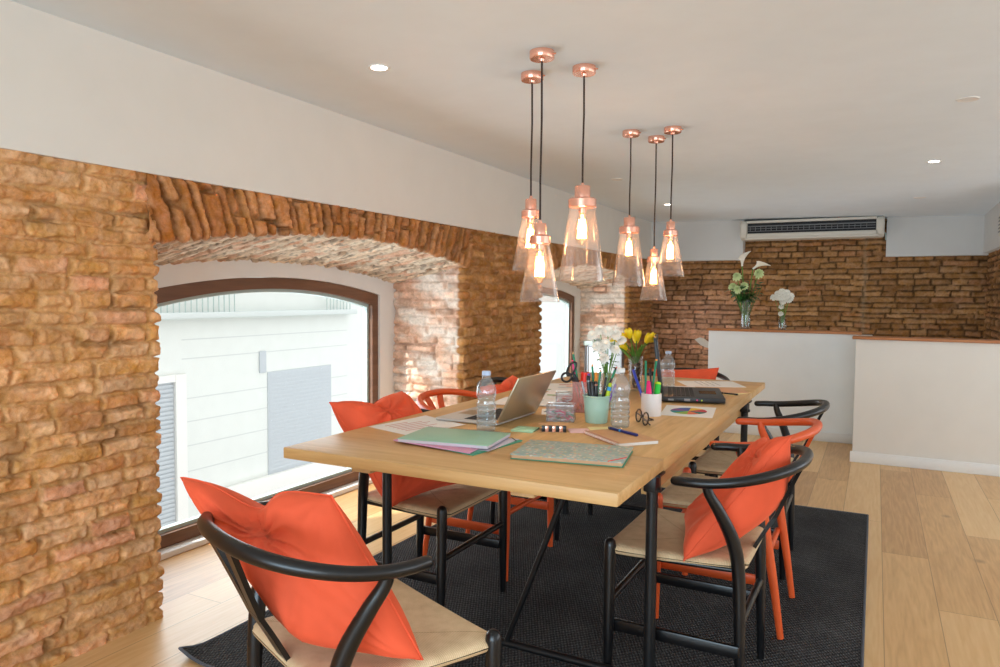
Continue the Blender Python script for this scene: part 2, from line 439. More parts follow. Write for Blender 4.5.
def bricks(U, V, seed, course, length, cols, mortar, gap=.009, depth=.012, rough=1.0, mort_mix=.5, holes=.03, warp=1.0, mhk=.6, cj=.3):
    """height (m) and linear colour for each point of a wall laid in courses along U"""
    r = np.random.RandomState(seed)
    Vw = V + warp * (.010 * fbm(U * 2.2, V * 1.5, seed) + .006 * fbm(U * 9, V * 9, seed + 3))
    Uw = U + warp * (.012 * fbm(U * 6, V * 14, seed + 5))
    nr = 400
    hb = np.cumsum(course * (1 + cj * (r.rand(nr) - .5))) - 40 * course
    row = np.clip(np.searchsorted(hb, Vw) - 1, 0, nr - 2)
    v0, v1 = hb[row], hb[row + 1]
    dv = np.minimum(Vw - v0, v1 - Vw)
    du = np.full(U.shape, 9.); bid = np.zeros(U.shape, int); uc = np.zeros(U.shape); bl = np.ones(U.shape)
    for k in np.unique(row):
        m = row == k
        lens = length * (.45 + .85 * r.rand(120))
        if r.rand() < .35: lens = length * (.42 + .2 * r.rand(120))
        cb = np.cumsum(lens) - r.rand() * length - 12 * length
        i = np.clip(np.searchsorted(cb, Uw[m]) - 1, 0, 118)
        du[m] = np.minimum(Uw[m] - cb[i], cb[i + 1] - Uw[m]); bid[m] = k * 131 + i
        uc[m] = (Uw[m] - cb[i]) / (cb[i + 1] - cb[i]) - .5; bl[m] = 1
    tab = np.random.RandomState(seed + 1).rand(60000, 6)
    t = tab[bid % 60000]
    en = (fbm(U * 45, V * 45, seed + 8) * .004 + fbm(U * 16, V * 22, seed + 9) * .005) * rough
    d = np.minimum(dv, du * .8) + en
    g = gap * (.5 + .9 * t[:, 5].reshape(U.shape)) if U.ndim == 1 else gap * (.5 + .9 * t[..., 5])
    h = sstep(g * .2, g * 1.35, d)
    hh = h * (1 + .5 * (t[..., 0] - .5)) * depth + h * (t[..., 1] - .5) * uc * depth * 1.2
    hh = hh + h * .004 * rough * fbm(U * 22, V * 30, seed + 21) * 2 + .0034 * rough * fbm(U * 70, V * 80, seed + 2)
    hole = (t[..., 2] < holes)
    # missing mortar in places
    mh = sstep(.20, .34, vnoise(U * 9, V * 16, seed + 31)) * (1 - h) * mhk
    hh = hh - mh * depth * .9
    hh = np.where(hole, hh - h * depth * 1.1, hh)
    C = np.array([lin(c) for c in cols])
    ci = (t[..., 3] * len(cols)).astype(int)
    c = C[ci] * (.86 + .28 * t[..., 4])[..., None]
    fill = sstep(-.1, .25, fbm(U * 5, V * 7, seed + 41)) * mort_mix   # mortar smeared over the bricks
    w = np.clip(h * (1 - fill * .6), 0, 1)[..., None]
    c = c * w + lin(mortar) * (1 - w)
    c = c * (1 + .30 * fbm(U * 14, V * 26, seed + 51))[..., None]
    c = c * (1 - .45 * mh)[..., None]
    return hh, c

def brick_obj(name, pos_fn, U, V, nrm_fn, hgt, colr):
    """one displaced grid; pos_fn/nrm_fn give base point and outward normal arrays (nu,nv,3)"""
    P = pos_fn + nrm_fn * hgt[..., None]
    nu, nv = U.shape
    idx = np.arange(nu * nv).reshape(nu, nv)
    q = np.stack([idx[:-1, :-1], idx[1:, :-1], idx[1:, 1:], idx[:-1, 1:]], -1).reshape(-1, 4)
    me = bpy.data.meshes.new(name)
    me.vertices.add(nu * nv); me.vertices.foreach_set('co', P.reshape(-1).astype(np.float32))
    me.loops.add(len(q) * 4); me.loops.foreach_set('vertex_index', q.reshape(-1).astype(np.int32))
    me.polygons.add(len(q)); me.polygons.foreach_set('loop_start', (np.arange(len(q)) * 4).astype(np.int32))
    me.polygons.foreach_set('loop_total', np.full(len(q), 4, np.int32))
    me.polygons.foreach_set('use_smooth', np.ones(len(q), bool))
    a = me.attributes.new('tint', 'FLOAT_COLOR', 'POINT')
    cc = np.concatenate([np.clip(colr, 0, 1).reshape(-1, 3), np.ones((nu * nv, 1))], 1)
    a.data.foreach_set('color', cc.reshape(-1).astype(np.float32))
    me.update(); me.validate()
    me.materials.append(M['brick'])
    o = bpy.data.objects.new(name, me); COL.objects.link(o); return struct(o)

XW = -2.35     # brick face of the left wall
XP = -2.90     # window plane
Z_B = 1.65     # top of the brick
def path_wall(name, path, z0, z1, res, seed, colfn, course=.057, length=.27, cr=.03, **kw):
    """brick surface along a plan polyline (outward normal on its left-hand turn), corners rounded by cr"""
    # dense path
    pts = [np.array(p, float) for p in path]; dense = [pts[0]]
    for i in range(1, len(pts)):
        if i < len(pts) - 1:
            d0 = (pts[i] - pts[i - 1]); d0 /= np.linalg.norm(d0); d1 = pts[i + 1] - pts[i]; d1 /= np.linalg.norm(d1)
            a, b = pts[i] - d0 * cr, pts[i] + d1 * cr
            for k in range(7):
                t = k / 6; dense.append((1 - t) ** 2 * a + 2 * t * (1 - t) * pts[i] + t * t * b)
        else: dense.append(pts[i])
    dense = np.array(dense); seg = np.linalg.norm(np.diff(dense, axis=0), axis=1); s = np.concatenate([[0], np.cumsum(seg)])
    n = max(4, int(s[-1] / res)); su = np.linspace(0, s[-1], n)
    px = np.interp(su, s, dense[:, 0]); py = np.interp(su, s, dense[:, 1])
    tx = np.gradient(px, su); ty = np.gradient(py, su); ln = np.hypot(tx, ty); nx, ny = ty / ln, -tx / ln
    nz_ = max(4, int((z1 - z0) / res)); zz = np.linspace(z0, z1, nz_)
    U = su[:, None] + 0 * zz[None]; V = zz[None] + 0 * su[:, None]
    h, c = bricks(U, V, seed, course, length, **kw)
    c = colfn(c, px[:, None] + 0 * V, py[:, None] + 0 * V, V, h)
    P = np.stack([px[:, None] + 0 * V, py[:, None] + 0 * V, V], -1)
    Nn = np.stack([nx[:, None] + 0 * V, ny[:, None] + 0 * V, 0 * V], -1)
    return brick_obj(name, P, U, V, Nn, h - .006, c)

def arch_zf(y, y0, y1): c = (y0 + y1) / 2; return 1.415 + .105 * (1 - ((y - c) / ((y1 - y0) / 2)) ** 2)
def arch_zb(y, y0, y1): c = (y0 + y1) / 2 + .04; return 1.285 + .105 * (1 - ((y - c) / ((y1 - y0) / 2)) ** 2)

NEARC = [(214, 158, 108), (208, 148, 96), (220, 170, 124), (198, 138, 88), (218, 156, 118), (206, 150, 92)]
MIDC = [(184, 134, 84), (170, 120, 72), (192, 142, 92), (158, 108, 66), (178, 124, 80)]
REVC = [(222, 190, 168), (226, 196, 174), (214, 178, 152), (230, 208, 190), (218, 172, 148)]
BACKC = [(164, 122, 80), (154, 112, 72), (172, 130, 88), (144, 104, 66), (166, 120, 82)]
def smul(c, U, V, seed, whit):   # whitewash, in patches
    w = sstep(-.25, .3, fbm(U * 5, V * 9, seed)) * whit
    return c * (1 - w[..., None]) + lin((236, 228, 216)) * w[..., None]

def build_brick():
    # near pier, turning into the first recess
    path_wall('wall_left', [(XW, -2.6), (XW, .1)], 0, Z_B, .02, 3, lambda c, x, y, z, h: c, cols=NEARC, mortar=(190, 142, 92), gap=.012, depth=.018)
    path_wall('wall_left', [(XW, .1), (XW, 1.78), (XP - .04, 1.88)], 0, Z_B, .0042, 3, lambda c, x, y, z, h: c, cols=NEARC, mortar=(206, 158, 106), gap=.010, depth=.015, rough=1.3, cr=.025, mort_mix=.75)
    # pier between the windows: reveal (whitewashed) then face
    def cf(c, x, y, z, h):
        m = sstep(XW - .035, XW - .06, x)          # 1 inside the reveal
        w = smul(c * .0 + lin((216, 176, 150)) * (c.mean(-1, keepdims=True) / c.mean()) , x * 1.0 + y, z, 77, .75)
        return c * (1 - m[..., None]) + w * m[..., None]
    path_wall('wall_left', [(XP - .04, 4.02), (XW, 4.02), (XW, 5.22), (XP - .04, 5.26)], 0, Z_B, .0065, 8, cf, cols=MIDC, mortar=(170, 124, 78), gap=.012, depth=.018, cr=.02, holes=.05)
    path_wall('wall_left', [(XP - .04, 7.50), (XW, 7.50), (XW, 8.42)], 0, Z_B, .009, 9, cf, cols=MIDC, mortar=(150, 112, 76), gap=.012, depth=.018, cr=.02)
    # arches
    for k, (y0, y1, res) in enumerate(((1.78, 4.02, .006), (5.22, 7.50, .010))):
        ya, yb = y0 - .05, y1 + .05
        n = int((yb - ya) / res); yy = np.linspace(ya, yb, n)
        yc = np.clip(yy, y0, y1)
        zf = arch_zf(yc, y0, y1) - .0; zb = arch_zb(yc, y0, y1)
        LF, LS = .25, .56
        nt_ = int((LF + LS) / res); tt = np.linspace(0, LF + LS, nt_)
        P = np.zeros((n, nt_, 3)); Nn = np.zeros((n, nt_, 3)); cr = .02
        for i in range(n):
            # down the face, round the lip, in along the soffit
            a = (XW, Z_B + .01); b = (XW, zf[i]); d = (XP - .03, zb[i])
            L1 = a[1] - b[1]; sd = np.array([d[0] - b[0], d[1] - b[1]]); L2 = np.linalg.norm(sd); sd /= L2
            f = LF / L1
            s_ = np.where(tt < LF, tt / f, L1 + (tt - LF) * L2 / LS)
            w = sstep(L1 - cr, L1 + cr, s_)
            xa = np.where(s_ < L1, XW, XW + sd[0] * (s_ - L1)); za = np.where(s_ < L1, a[1] - s_, b[1] + sd[1] * (s_ - L1))
            nxx = (1 - w) * 1 + w * (-sd[1]) * -1; nzz = (1 - w) * 0 + w * (sd[0])
            # soffit normal points down/out
            ln = np.hypot(nxx, nzz)
            P[i, :, 0] = xa; P[i, :, 1] = yy[i]; P[i, :, 2] = za
            # pull lip corner in a little
            Nn[i, :, 0] = nxx / ln; Nn[i, :, 2] = nzz / ln
        T = tt[None] + 0 * yy[:, None]; Y = yy[:, None] + 0 * T
        ym = (y0 + y1) / 2; lean = (Y - ym) / 1.12 * .38
        zrel = np.minimum(T, LF) - LF
        S = Y + lean * zrel + np.maximum(T - LF, 0) * .10
        h, c = bricks(T + 4, S, 21 + k, .060, .62, cj=.8, cols=[(196, 134, 86), (186, 122, 74), (204, 144, 94), (178, 116, 70)] if k == 0 else MIDC, mortar=(160, 114, 72), gap=.015, depth=.026, rough=1.4, holes=.0)
        soff = sstep(LF - .005, LF + .02, T)
        base = lin((206, 186, 164)) * (c.mean(-1, keepdims=True) / c.mean())
        strk = sstep(.0, .22, vnoise(T * 3 + S * 2, S * 28, 5 + k))
        base = base * (1 - .6 * strk[..., None]) + lin((238, 226, 206)) * .6 * strk[..., None]
        spk = sstep(.16, .3, vnoise(T * 45, S * 45, 9))
        base = base * (1 - .45 * spk[..., None])
        rd = sstep(.12, .3, vnoise(T * 12, S * 22, 19)); base = base * (1 - .5 * rd[..., None]) + lin((206, 140, 104)) * .5 * rd[..., None]
        # bricks darker toward the far side of the face
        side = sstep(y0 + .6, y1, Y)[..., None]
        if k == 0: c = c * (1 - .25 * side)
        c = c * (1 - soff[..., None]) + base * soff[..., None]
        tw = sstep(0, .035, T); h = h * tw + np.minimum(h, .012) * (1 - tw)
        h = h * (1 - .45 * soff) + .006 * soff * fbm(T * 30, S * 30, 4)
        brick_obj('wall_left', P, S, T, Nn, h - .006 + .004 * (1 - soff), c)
    # back wall
    def cb(c, x, y, z, h):
        patch = np.exp(-(((x + 1.75) / .45) ** 2 + ((z - .8) / .45) ** 2)) * .8
        c = c * (1 - patch[..., None]) + lin((214, 168, 140)) * (c.mean(-1, keepdims=True) / c.mean()) * patch[..., None]
        strip = np.exp(-((x + .115 + .02 * fbm(z * 3, z, 2)) / .02) ** 2) * .5
        return c * (1 - strip[..., None]) + lin((150, 128, 100)) * strip[..., None]
    path_wall('wall_back', [(-2.40, 8.4), (.98, 8.4)], -.2, 2.12, .0105, 15, cb, course=.058, length=.30, cols=BACKC, mortar=(92, 68, 44), gap=.0075, depth=.018, holes=.03, mort_mix=.12, warp=1.5)
    path_wall('wall_right', [(.95, 8.45), (.95, 6.9)], -.2, 1.70, .016, 16, lambda c, x, y, z, h: c, course=.052, cols=BACKC, mortar=(84, 62, 42), gap=.011, depth=.02)

def quad_box(name, lo, hi, mat, bev=0): return struct(MB().box(lo, hi, 0, bev).build(name, mat))

def build_room():
    # floor: whole storey up to the stairwell parapets
    fl = MB()
    fl.box((-2.96, -3.0, -.12), (2.6, 5.98, 0)); fl.box((-2.96, 5.98, -.12), (-.13, 6.72, 0)); fl.box((-2.96, 6.72, -.12), (-1.34, 8.5, 0))
    struct(fl.build('floor', 'floor'))
    def cz(x, y): return 2.09 - max(0, (y - 4.2) / 4.4) * (.01 + .095 * (x + 2.5) / 5.2)
    ys = [-3.0, 1.0, 4.2] + [4.2 + 4.4 * i / 16 for i in range(1, 17)]; xs = [-2.5 + 5.2 * i / 12 for i in range(13)]
    mb = MB(); mb.grid([[(x, y, cz(x, y)) for y in ys] for x in xs]); mb.grid([[(x, y, 2.25) for y in (-3.0, 8.6)] for x in (-2.5, 2.7)])
    struct(mb.build('ceiling', 'ceil'))
    quad_box('wall_left', (-2.52, -3.0, 1.648), (XW + .022, 8.45, 2.09), 'white')
    quad_box('trim_1', (-2.36, 8.25, 1.63), (-1.31, 8.42, 2.09), 'white_cool')
    quad_box('trim_2', (.07, 8.28, 1.645), (.98, 8.42, 2.09), 'white_cool')
    quad_box('trim_3', (.89, 6.3, 1.66), (1.05, 8.42, 2.09), 'white_cool')
    # unseen rest of the room: right wall, rear wall, openings added for the fill lamps
    quad_box('wall_right', (2.6, -3.0, -.1), (2.7, 6.2, .5), 'white')
    quad_box('wall_right', (2.6, -3.0, 1.8), (2.7, 6.2, 2.2), 'white')
    for y in (-3.0, .2, 3.3, 5.7): quad_box('wall_right', (2.6, y, .5), (2.7, y + .5, 1.8), 'white')
    quad_box('wall_back', (.95, 6.9, -.2), (2.7, 7.0, 2.2), 'white')
    quad_box('wall_right', (2.6, 6.2, -.2), (2.7, 7.0, 2.2), 'white')
    quad_box('wall_front', (-3, -3.1, -.1), (-1.9, -3.0, 2.2), 'white')
    quad_box('wall_front', (1.9, -3.1, -.1), (2.7, -3.0, 2.2), 'white')
    quad_box('wall_front', (-1.9, -3.1, 1.95), (1.9, -3.0, 2.2), 'white')
    quad_box('wall_front', (-1.9, -3.1, -.1), (1.9, -3.0, .35), 'white')
    # stairwell below the parapets
    quad_box('floor', (-1.36, 5.9, -1.5), (2.7, 8.5, -1.4), 'white')
    # parapets with wooden caps and skirting
    p = quad_box('wall_parapet', (-1.345, 6.70, -.3), (-.10, 6.82, .918), 'white_half', .004)
    p2 = quad_box('wall_parapet', (-.125, 5.97, -.3), (2.6, 6.09, .918), 'white', .004)
    quad_box('wall_parapet', (-.125, 6.05, -.3), (-.02, 6.75, .918), 'white', .004)
    quad_box('trim_4', (-1.365, 6.685, .918), (-.10, 6.85, .940), 'cap', .004)
    quad_box('trim_5', (-.150, 5.955, .918), (2.6, 6.12, .938), 'cap', .004)
    quad_box('baseboard_back', (-1.345, 6.685, 0), (-.12, 6.70, .08), 'base', .003)
    quad_box('baseboard_stair', (-.14, 5.955, 0), (2.6, 5.97, .08), 'base', .003)
    # bare plaster patch beside the parapet on the back wall
    mb = MB(); out = [(-1.84, .735), (-1.78, .76), (-1.735, .748), (-1.68, .71), (-1.62, .66), (-1.60, .61), (-1.66, .64), (-1.72, .65), (-1.77, .675)]
    mb.add([(x, 8.375, z) for x, z in out] + [(x, 8.40, z) for x, z in out], [tuple(range(9)), tuple(range(9, 18))[::-1]] + [(i, (i + 1) % 9, 9 + (i + 1) % 9, 9 + i) for i in range(9)], 0, False)
    struct(mb.build('trim_6', 'patch'))
    # plaster surround, frame and pane of each window
    for k, (y0, y1) in enumerate(((1.86, 4.03), (5.24, 7.52))):
        o0, o1 = y0 + .22, y1 - .175           # frame outer limits
        def inner(off):
            a, b = o0 + off, o1 - off; c = (a + b) / 2; pts = [(a, .03 + off)]
            for i in range(41):
                y = a + (b - a) * i / 40; pts.append((y, 1.215 - off + .092 * (1 - ((y - c) / ((b - a) / 2)) ** 2)))
            pts.append((b, .03 + off)); return pts
        def outer():
            a, b = y0 - .04, y1 + .03; pts = [(a, -.02)]
            for i in range(41):
                y = a + (b - a) * i / 40; pts.append((y, arch_zb(min(max(y, y0 - .08), y1 - .01), y0 - .08, y1 - .01) + .03))
            pts.append((b, -.02)); return pts
        def ring(A, B, x0, x1, mb, close):
            n = len(A); vs = [(x1, y, z) for y, z in A] + [(x1, y, z) for y, z in B] + [(x0, y, z) for y, z in A] + [(x0, y, z) for y, z in B]; fs = []
            m = n if close else n - 1
            for i in range(m):
                j = (i + 1) % n
                fs += [(i, j, n + j, n + i), (2 * n + i, 3 * n + i, 3 * n + j, 2 * n + j), (i, 2 * n + i, 2 * n + j, j), (n + i, n + j, 3 * n + j, 3 * n + i)]
            mb.add(vs, fs, 0, False)
        mb = MB(); ring(outer(), inner(-.002), XP - .10, XP, mb, True); struct(mb.build('wall_left', 'plaster'))
        w = bpy.data.objects.new('window_%d' % (k + 1), None); COL.objects.link(w); struct(w); w.location = (XP - .06, (y0 + y1) / 2, 0)
        off = Matrix.Translation((XP - .06, (y0 + y1) / 2, 0)).inverted()
        def put(mb, name, mat):
            mb.v = [tuple(off @ Vector(v)) for v in mb.v]; return struct(mb.build(name, mat, w))
        mb = MB(); ring(inner(0), inner(.06), XP - .09, XP - .015, mb, True); put(mb, 'window_frame', 'frame')
        mb = MB(); ring(inner(.06), inner(.078), XP - .08, XP - .045, mb, True); put(mb, 'window_bead', 'rail')
        A = inner(.07); n = len(A)
        mb = MB(); mb.add([(XP - .066, y, z) for y, z in A] + [(XP - .060, y, z) for y, z in A], [tuple(range(n)), tuple(range(n, 2 * n))[::-1]], 0, False); put(mb, 'glass_pane', 'pane')
        quad_box('trim_%d' % (7 + k), (XP, o0 - .2, 0), (XP + .045, o1 + .15, .028), 'plaster', .004)

# ------------------------------------------------------------------ outside
def build_outside():
    X = -7.0
    t = thing('building', 'pale rendered building across the street, seen through the arched window', 'building', (X, 12, -5))
    o = Vector((X, 12, -5))
    def put(mb, name, mat):
        mb.v = [tuple(Vector(v) - o) for v in mb.v]; return mb.build(name, mat, t)
    put(MB().box((X - .4, -6, -5), (X, 8.5, 4.2)).box((X - .4, 8.5, -5), (X - .02, 40, 4.2)), 'wall', 'facade')
    put(MB().box((X, -6, .93), (X + .16, 8.55, 1.0), 0, .01), 'ledge', 'ledge')
    g = MB()
    for z in (.68, .46, .0, -.27, -.55, -.85): g.box((X - .002, 5.6, z), (X + .003, 8.5, z + .012))
    put(g, 'facade_joints', 'fac_line')
    r = MB()
    r.box((X + .10, -6, 1.30), (X + .13, 8.5, 1.33))
    for i in range(16): r.box((X + .105, 5.1 + i * .078, 1.0), (X + .115, 5.108 + i * .078, 1.3))
    for i in range(8): r.box((X + .105, 7.93 + i * .072, 1.0), (X + .115, 7.938 + i * .072, 1.3))
    put(r, 'railing', 'rail')
    s = MB(); s.box((X - .01, 4.7, -1.5), (X + .01, 5.48, .22))
    for i in range(34): s.box((X + .008, 4.72, -1.49 + i * .05), (X + .022, 5.47, -1.455 + i * .05), 0, .004)
    put(s, 'shutter', 'shutter')
    put(MB().box((X, 5.48, -1.6), (X + .05, 5.62, .30)).box((X, 4.6, .221), (X + .046, 5.479, .30)).box((X, 4.6, -1.58), (X + .09, 5.66, -1.5)), 'window_surround', 'facade2')
    d = MB(); d.box((X, 6.9, -2.4), (X + .012, 8.13, .2))
    for i in range(50): d.box((X + .012, 6.92, -2.38 + i * .051), (X + .017, 8.11, -2.35 + i * .051))
    put(d, 'roller_door', 'shutter')
    put(MB().box((X, 6.76, .20), (X + .02, 6.87, .48), 0, .004), 'vent', 'shutter')
    put(MB().box((X, 6.0, -1.45), (X + .08, 9.5, -1.15), 0, .01), 'plinth', 'facade2')
    struct(MB().box((-6.5, -9.0, -5), (4, -8.8, 9.5)).build('wall_sun_block', 'facade2'))  # unseen slab, added to keep the sun out of the rear opening
    struct(MB().box((X - .5, -10, -5.2), (-3.2, 42, -5)).build('ground', 'street'))

# ------------------------------------------------------------------ furniture
def build_table():
    X0, X1 = -1.60, -.533; xc = (X0 + X1) / 2
    t = thing('dining_table', 'long oak table with black steel trestle frames and pull-out end leaves, covered in papers', 'table', (xc, 2.9, .008))
    def R(mb): mb.v = [(x - xc, y - 2.9, z - .008) for x, y, z in mb.v]; return mb
    R(MB().box((X0, 2.066, .712), (X1, 3.735, .75), 0, .003)).build('tabletop', 'table_y', t)
    R(MB().box((X0, 1.640, .716), (X1, 2.063, .75), 0, .003)).build('extension_leaf', 'table_x', t)
    R(MB().box((X0, 3.738, .716), (X1, 4.215, .75), 0, .003)).build('extension_leaf', 'table_x', t)
    for x in (X0 + .100, X1 - .075):
        R(MB().box((x, 2.09, .63), (x + .03, 3.71, .712), 0, .002)).build('apron', 'table_y', t)
    # wooden runners that carry the leaves
    for x in (-1.40, -.86):
        for (ya, yb) in ((1.72, 2.6), (3.2, 4.1)):
            R(MB().box((x, ya, .682), (x + .07, yb, .716), 0, .003).box((x - .012, ya + .16, .652), (x + .058, yb - .16, .684), 0, .003)).build('leaf_runner', 'block', t)
    for (y, sgn) in ((2.042, 1), (3.70, -1)):
        for x in (-1.505, -.560):
            g = MB(); g.lathe([(.017, .008), (.0165, .62), (.017, .655), (.026, .658), (.026, .668), (.019, .670), (.019, .712)], 18, T=TR(x, y, 0)).box((x - .03, y - .03, .706), (x + .03, y + .03, .712))
            g.box((x - .018, y - .03, .66), (x + .018, y + .03, .708), 0, .003)
            R(g).build('leg', 'blackmetal', t)
        R(MB().tube([(-1.505, y, .095), (-.560, y, .095)], .0125, 12)).build('foot_rail', 'blackmetal', t)
        R(MB().tube([(-1.505, y, .69), (-.560, y, .69)], .013, 10)).build('cross_rail', 'blackmetal', t)
        R(MB().tube([(-1.01 - .02 * sgn, y, .098), (-1.01 + .21 * sgn, y, .70)], .010, 10)).build('strut', 'blackmetal', t)

def chair_parts(root, body, splay=.165):
    # local frame: faces +Y, origin on the floor
    for s in (-1, 1):
        g = MB(); g.lathe([(.0125, 0), (.0165, .22), (.0185, .40), (.0185, .455), (.016, .468), (.009, .475), (.0001, .477)], 16, T=TR(s * .232, .225, 0))
        # slight splay
        g.v = [(x + s * .008 * (1 - z / .47), y, z) for x, y, z in g.v]
        g.build('leg', body, root)
        path = smooth_path([(s * .200, -splay, .003, .0115), (s * .199, -splay * .5 - .075, .22, .0155), (s * .199, -.148, .42, .0185), (s * .212, -.132, .52, .0195), (s * .244, -.098, .61, .017), (s * .264, -.074, .660, .0145), (s * .272, -.066, .692, .0125)], 6)
        MB().tube([p[:3] for p in path], [p[3] for p in path], 14).build('leg', body, root)
        MB().box((s * .215 - .009, -.158, .185), (s * .215 + .009, .222, .222), 0, .005).build('stretcher', body, root)
    MB().tube([(-.232, .225, .285), (.232, .225, .285)], [.0115, .0115], 12).build('stretcher', body, root)
    MB().tube([(-.199, -.153, .27), (.199, -.153, .27)], [.0115, .0115], 12).build('stretcher', body, root)
    # bent arm and back rail
    pts = []; rad = []
    pts.append((.268, .034, .688)); rad.append(.004); pts.append((.2685, .030, .688)); rad.append(.0105)
    pts.append((.269, .022, .688)); rad.append(.0135)
    n = 40
    for i in range(n + 1):
        a = PI * i / n
        x = .277 * math.copysign(abs(math.cos(a)) ** .82, math.cos(a)); y = -.03 - .272 * abs(math.sin(a)) ** .95
        pts.append((x, y if i not in (0, n) else -.018, .690 + .048 * math.sin(a) ** 1.6)); rad.append(.0138 + .0022 * math.sin(a))
    pts += [(-.269, .022, .688), (-.2685, .030, .688), (-.268, .034, .688)]; rad += [.0135, .0105, .004]
    MB().tube(pts, rad, 16).build('armrail', body, root)
    # Y splat
    g = MB()
    st = smooth_path([(0, -.150, .425), (0, -.190, .50), (0, -.225, .56)], 5)
    def strip(path, w0, w1, th=.006):
        n = len(path); vs = []; fs = []
        for i, p in enumerate(path):
            w = w0 + (w1 - w0) * i / (n - 1)
            for dx, dy in ((-w, -th), (w, -th), (w, th), (-w, th)): vs.append((p[0] + dx, p[1] + dy, p[2]))
        for i in range(n - 1):
            for k in range(4): fs.append((i * 4 + k, i * 4 + (k + 1) % 4, i * 4 + 4 + (k + 1) % 4, i * 4 + 4 + k))
        fs += [(3, 2, 1, 0), tuple((n - 1) * 4 + k for k in range(4))]
        g.add(vs, fs, 0, False)
    strip(st, .026, .030)
    for s in (-1, 1):
        strip(smooth_path([(s * .014, -.220, .55), (s * .026, -.250, .62), (s * .045, -.280, .69), (s * .060, -.297, .728)], 5), .016, .019)
    g.build('splat', body, root)
    # seat rails
    g = MB(); g.tube([(-.232, .225, .432), (.232, .225, .432)], .009, 10); g.tube([(-.199, -.148, .430), (.199, -.148, .430)], .009, 10)
    for s in (-1, 1): g.tube([(s * .222, .225, .430), (s * .190, -.148, .430)], .008, 10)
    g.build('seat_rail', body, root)
    # woven seat: rolled slab with a soft dip
    nu, nv = 29, 29; top = []; bot = []
    for i in range(nu):
        u = -1 + 2 * i / (nu - 1); rt = []; rb = []
        for j in range(nv):
            v = -1 + 2 * j / (nv - 1)
            uu = math.copysign(1 - (1 - abs(u)) ** 1.5, u); vv = math.copysign(1 - (1 - abs(v)) ** 1.5, v)
            y = .038 + .208 * vv; hw = .217 + .025 * vv
            x = hw * uu
            e = (1 - abs(uu) ** 10) * (1 - abs(vv) ** 10)
            rim = .006 * (abs(vv) ** 3) - .012 * (1 - uu * uu) * (1 - vv * vv) + .004 * abs(uu) ** 3
            cut = max(0, abs(uu) + abs(vv) - 1.86) / .14     # corners give way to the legs
            x *= 1 - .10 * cut; y = .038 + (y - .038) * (1 - .08 * cut)
            th = .020 * math.sqrt(max(e, 0))
            rt.append((x, y, .436 + rim + th)); rb.append((x, y, .436 + rim * .6 - th))
        top.append(rt); bot.append(rb)
    MB().grid(top).grid(bot[::-1]).build('seat', 'cord', root)

CHAIRS = {}
def build_chairs():
    specs = [ # key, origin, heading of +Y, colour, label
        ('FG', (-1.035, 1.273, 0), -.40, 'black', 'black wishbone chair in the foreground with its back to the viewer, head of the table'),
        ('NR', (-.470, 2.310, .008), PI / 2 - .01, 'black', 'nearest black wishbone chair on the right side, red cushion leaning in it'),
        ('OR', (-.480, 2.888, .008), PI / 2, 'orange', 'orange wishbone chair on the right side, between two black ones'),
        ('BK', (-.485, 3.475, .008), PI / 2 + .01, 'black', 'farthest wishbone chair on the right side, black, empty, by the half wall'),
        ('LB', (-1.548, 2.347, .008), -PI / 2, 'black', 'black wishbone chair on the window side with a big red cushion'),
        ('LO', (-1.59, 2.930, .008), -PI / 2, 'orange', 'orange wishbone chair on the window side behind the silver laptop'),
        ('LK', (-1.60, 3.513, .008), -PI / 2, 'black', 'farthest black wishbone chair on the window side, mostly hidden by the silver laptop'),
        ('FE', (-1.05, 4.40, .008), PI, 'black', 'black wishbone chair at the far head of the table'),
    ]
    first = {}
    for key, loc, rz, colr, label in specs:
        if colr not in first:
            r = thing('wishbone_chair', label, 'chair', loc, rz, 'wishbone chairs around the table'); chair_parts(r, colr, .16 if colr == 'black' else .215); first[colr] = r
        else: r = dup(first[colr], loc, rz, label)
        CHAIRS[key] = r

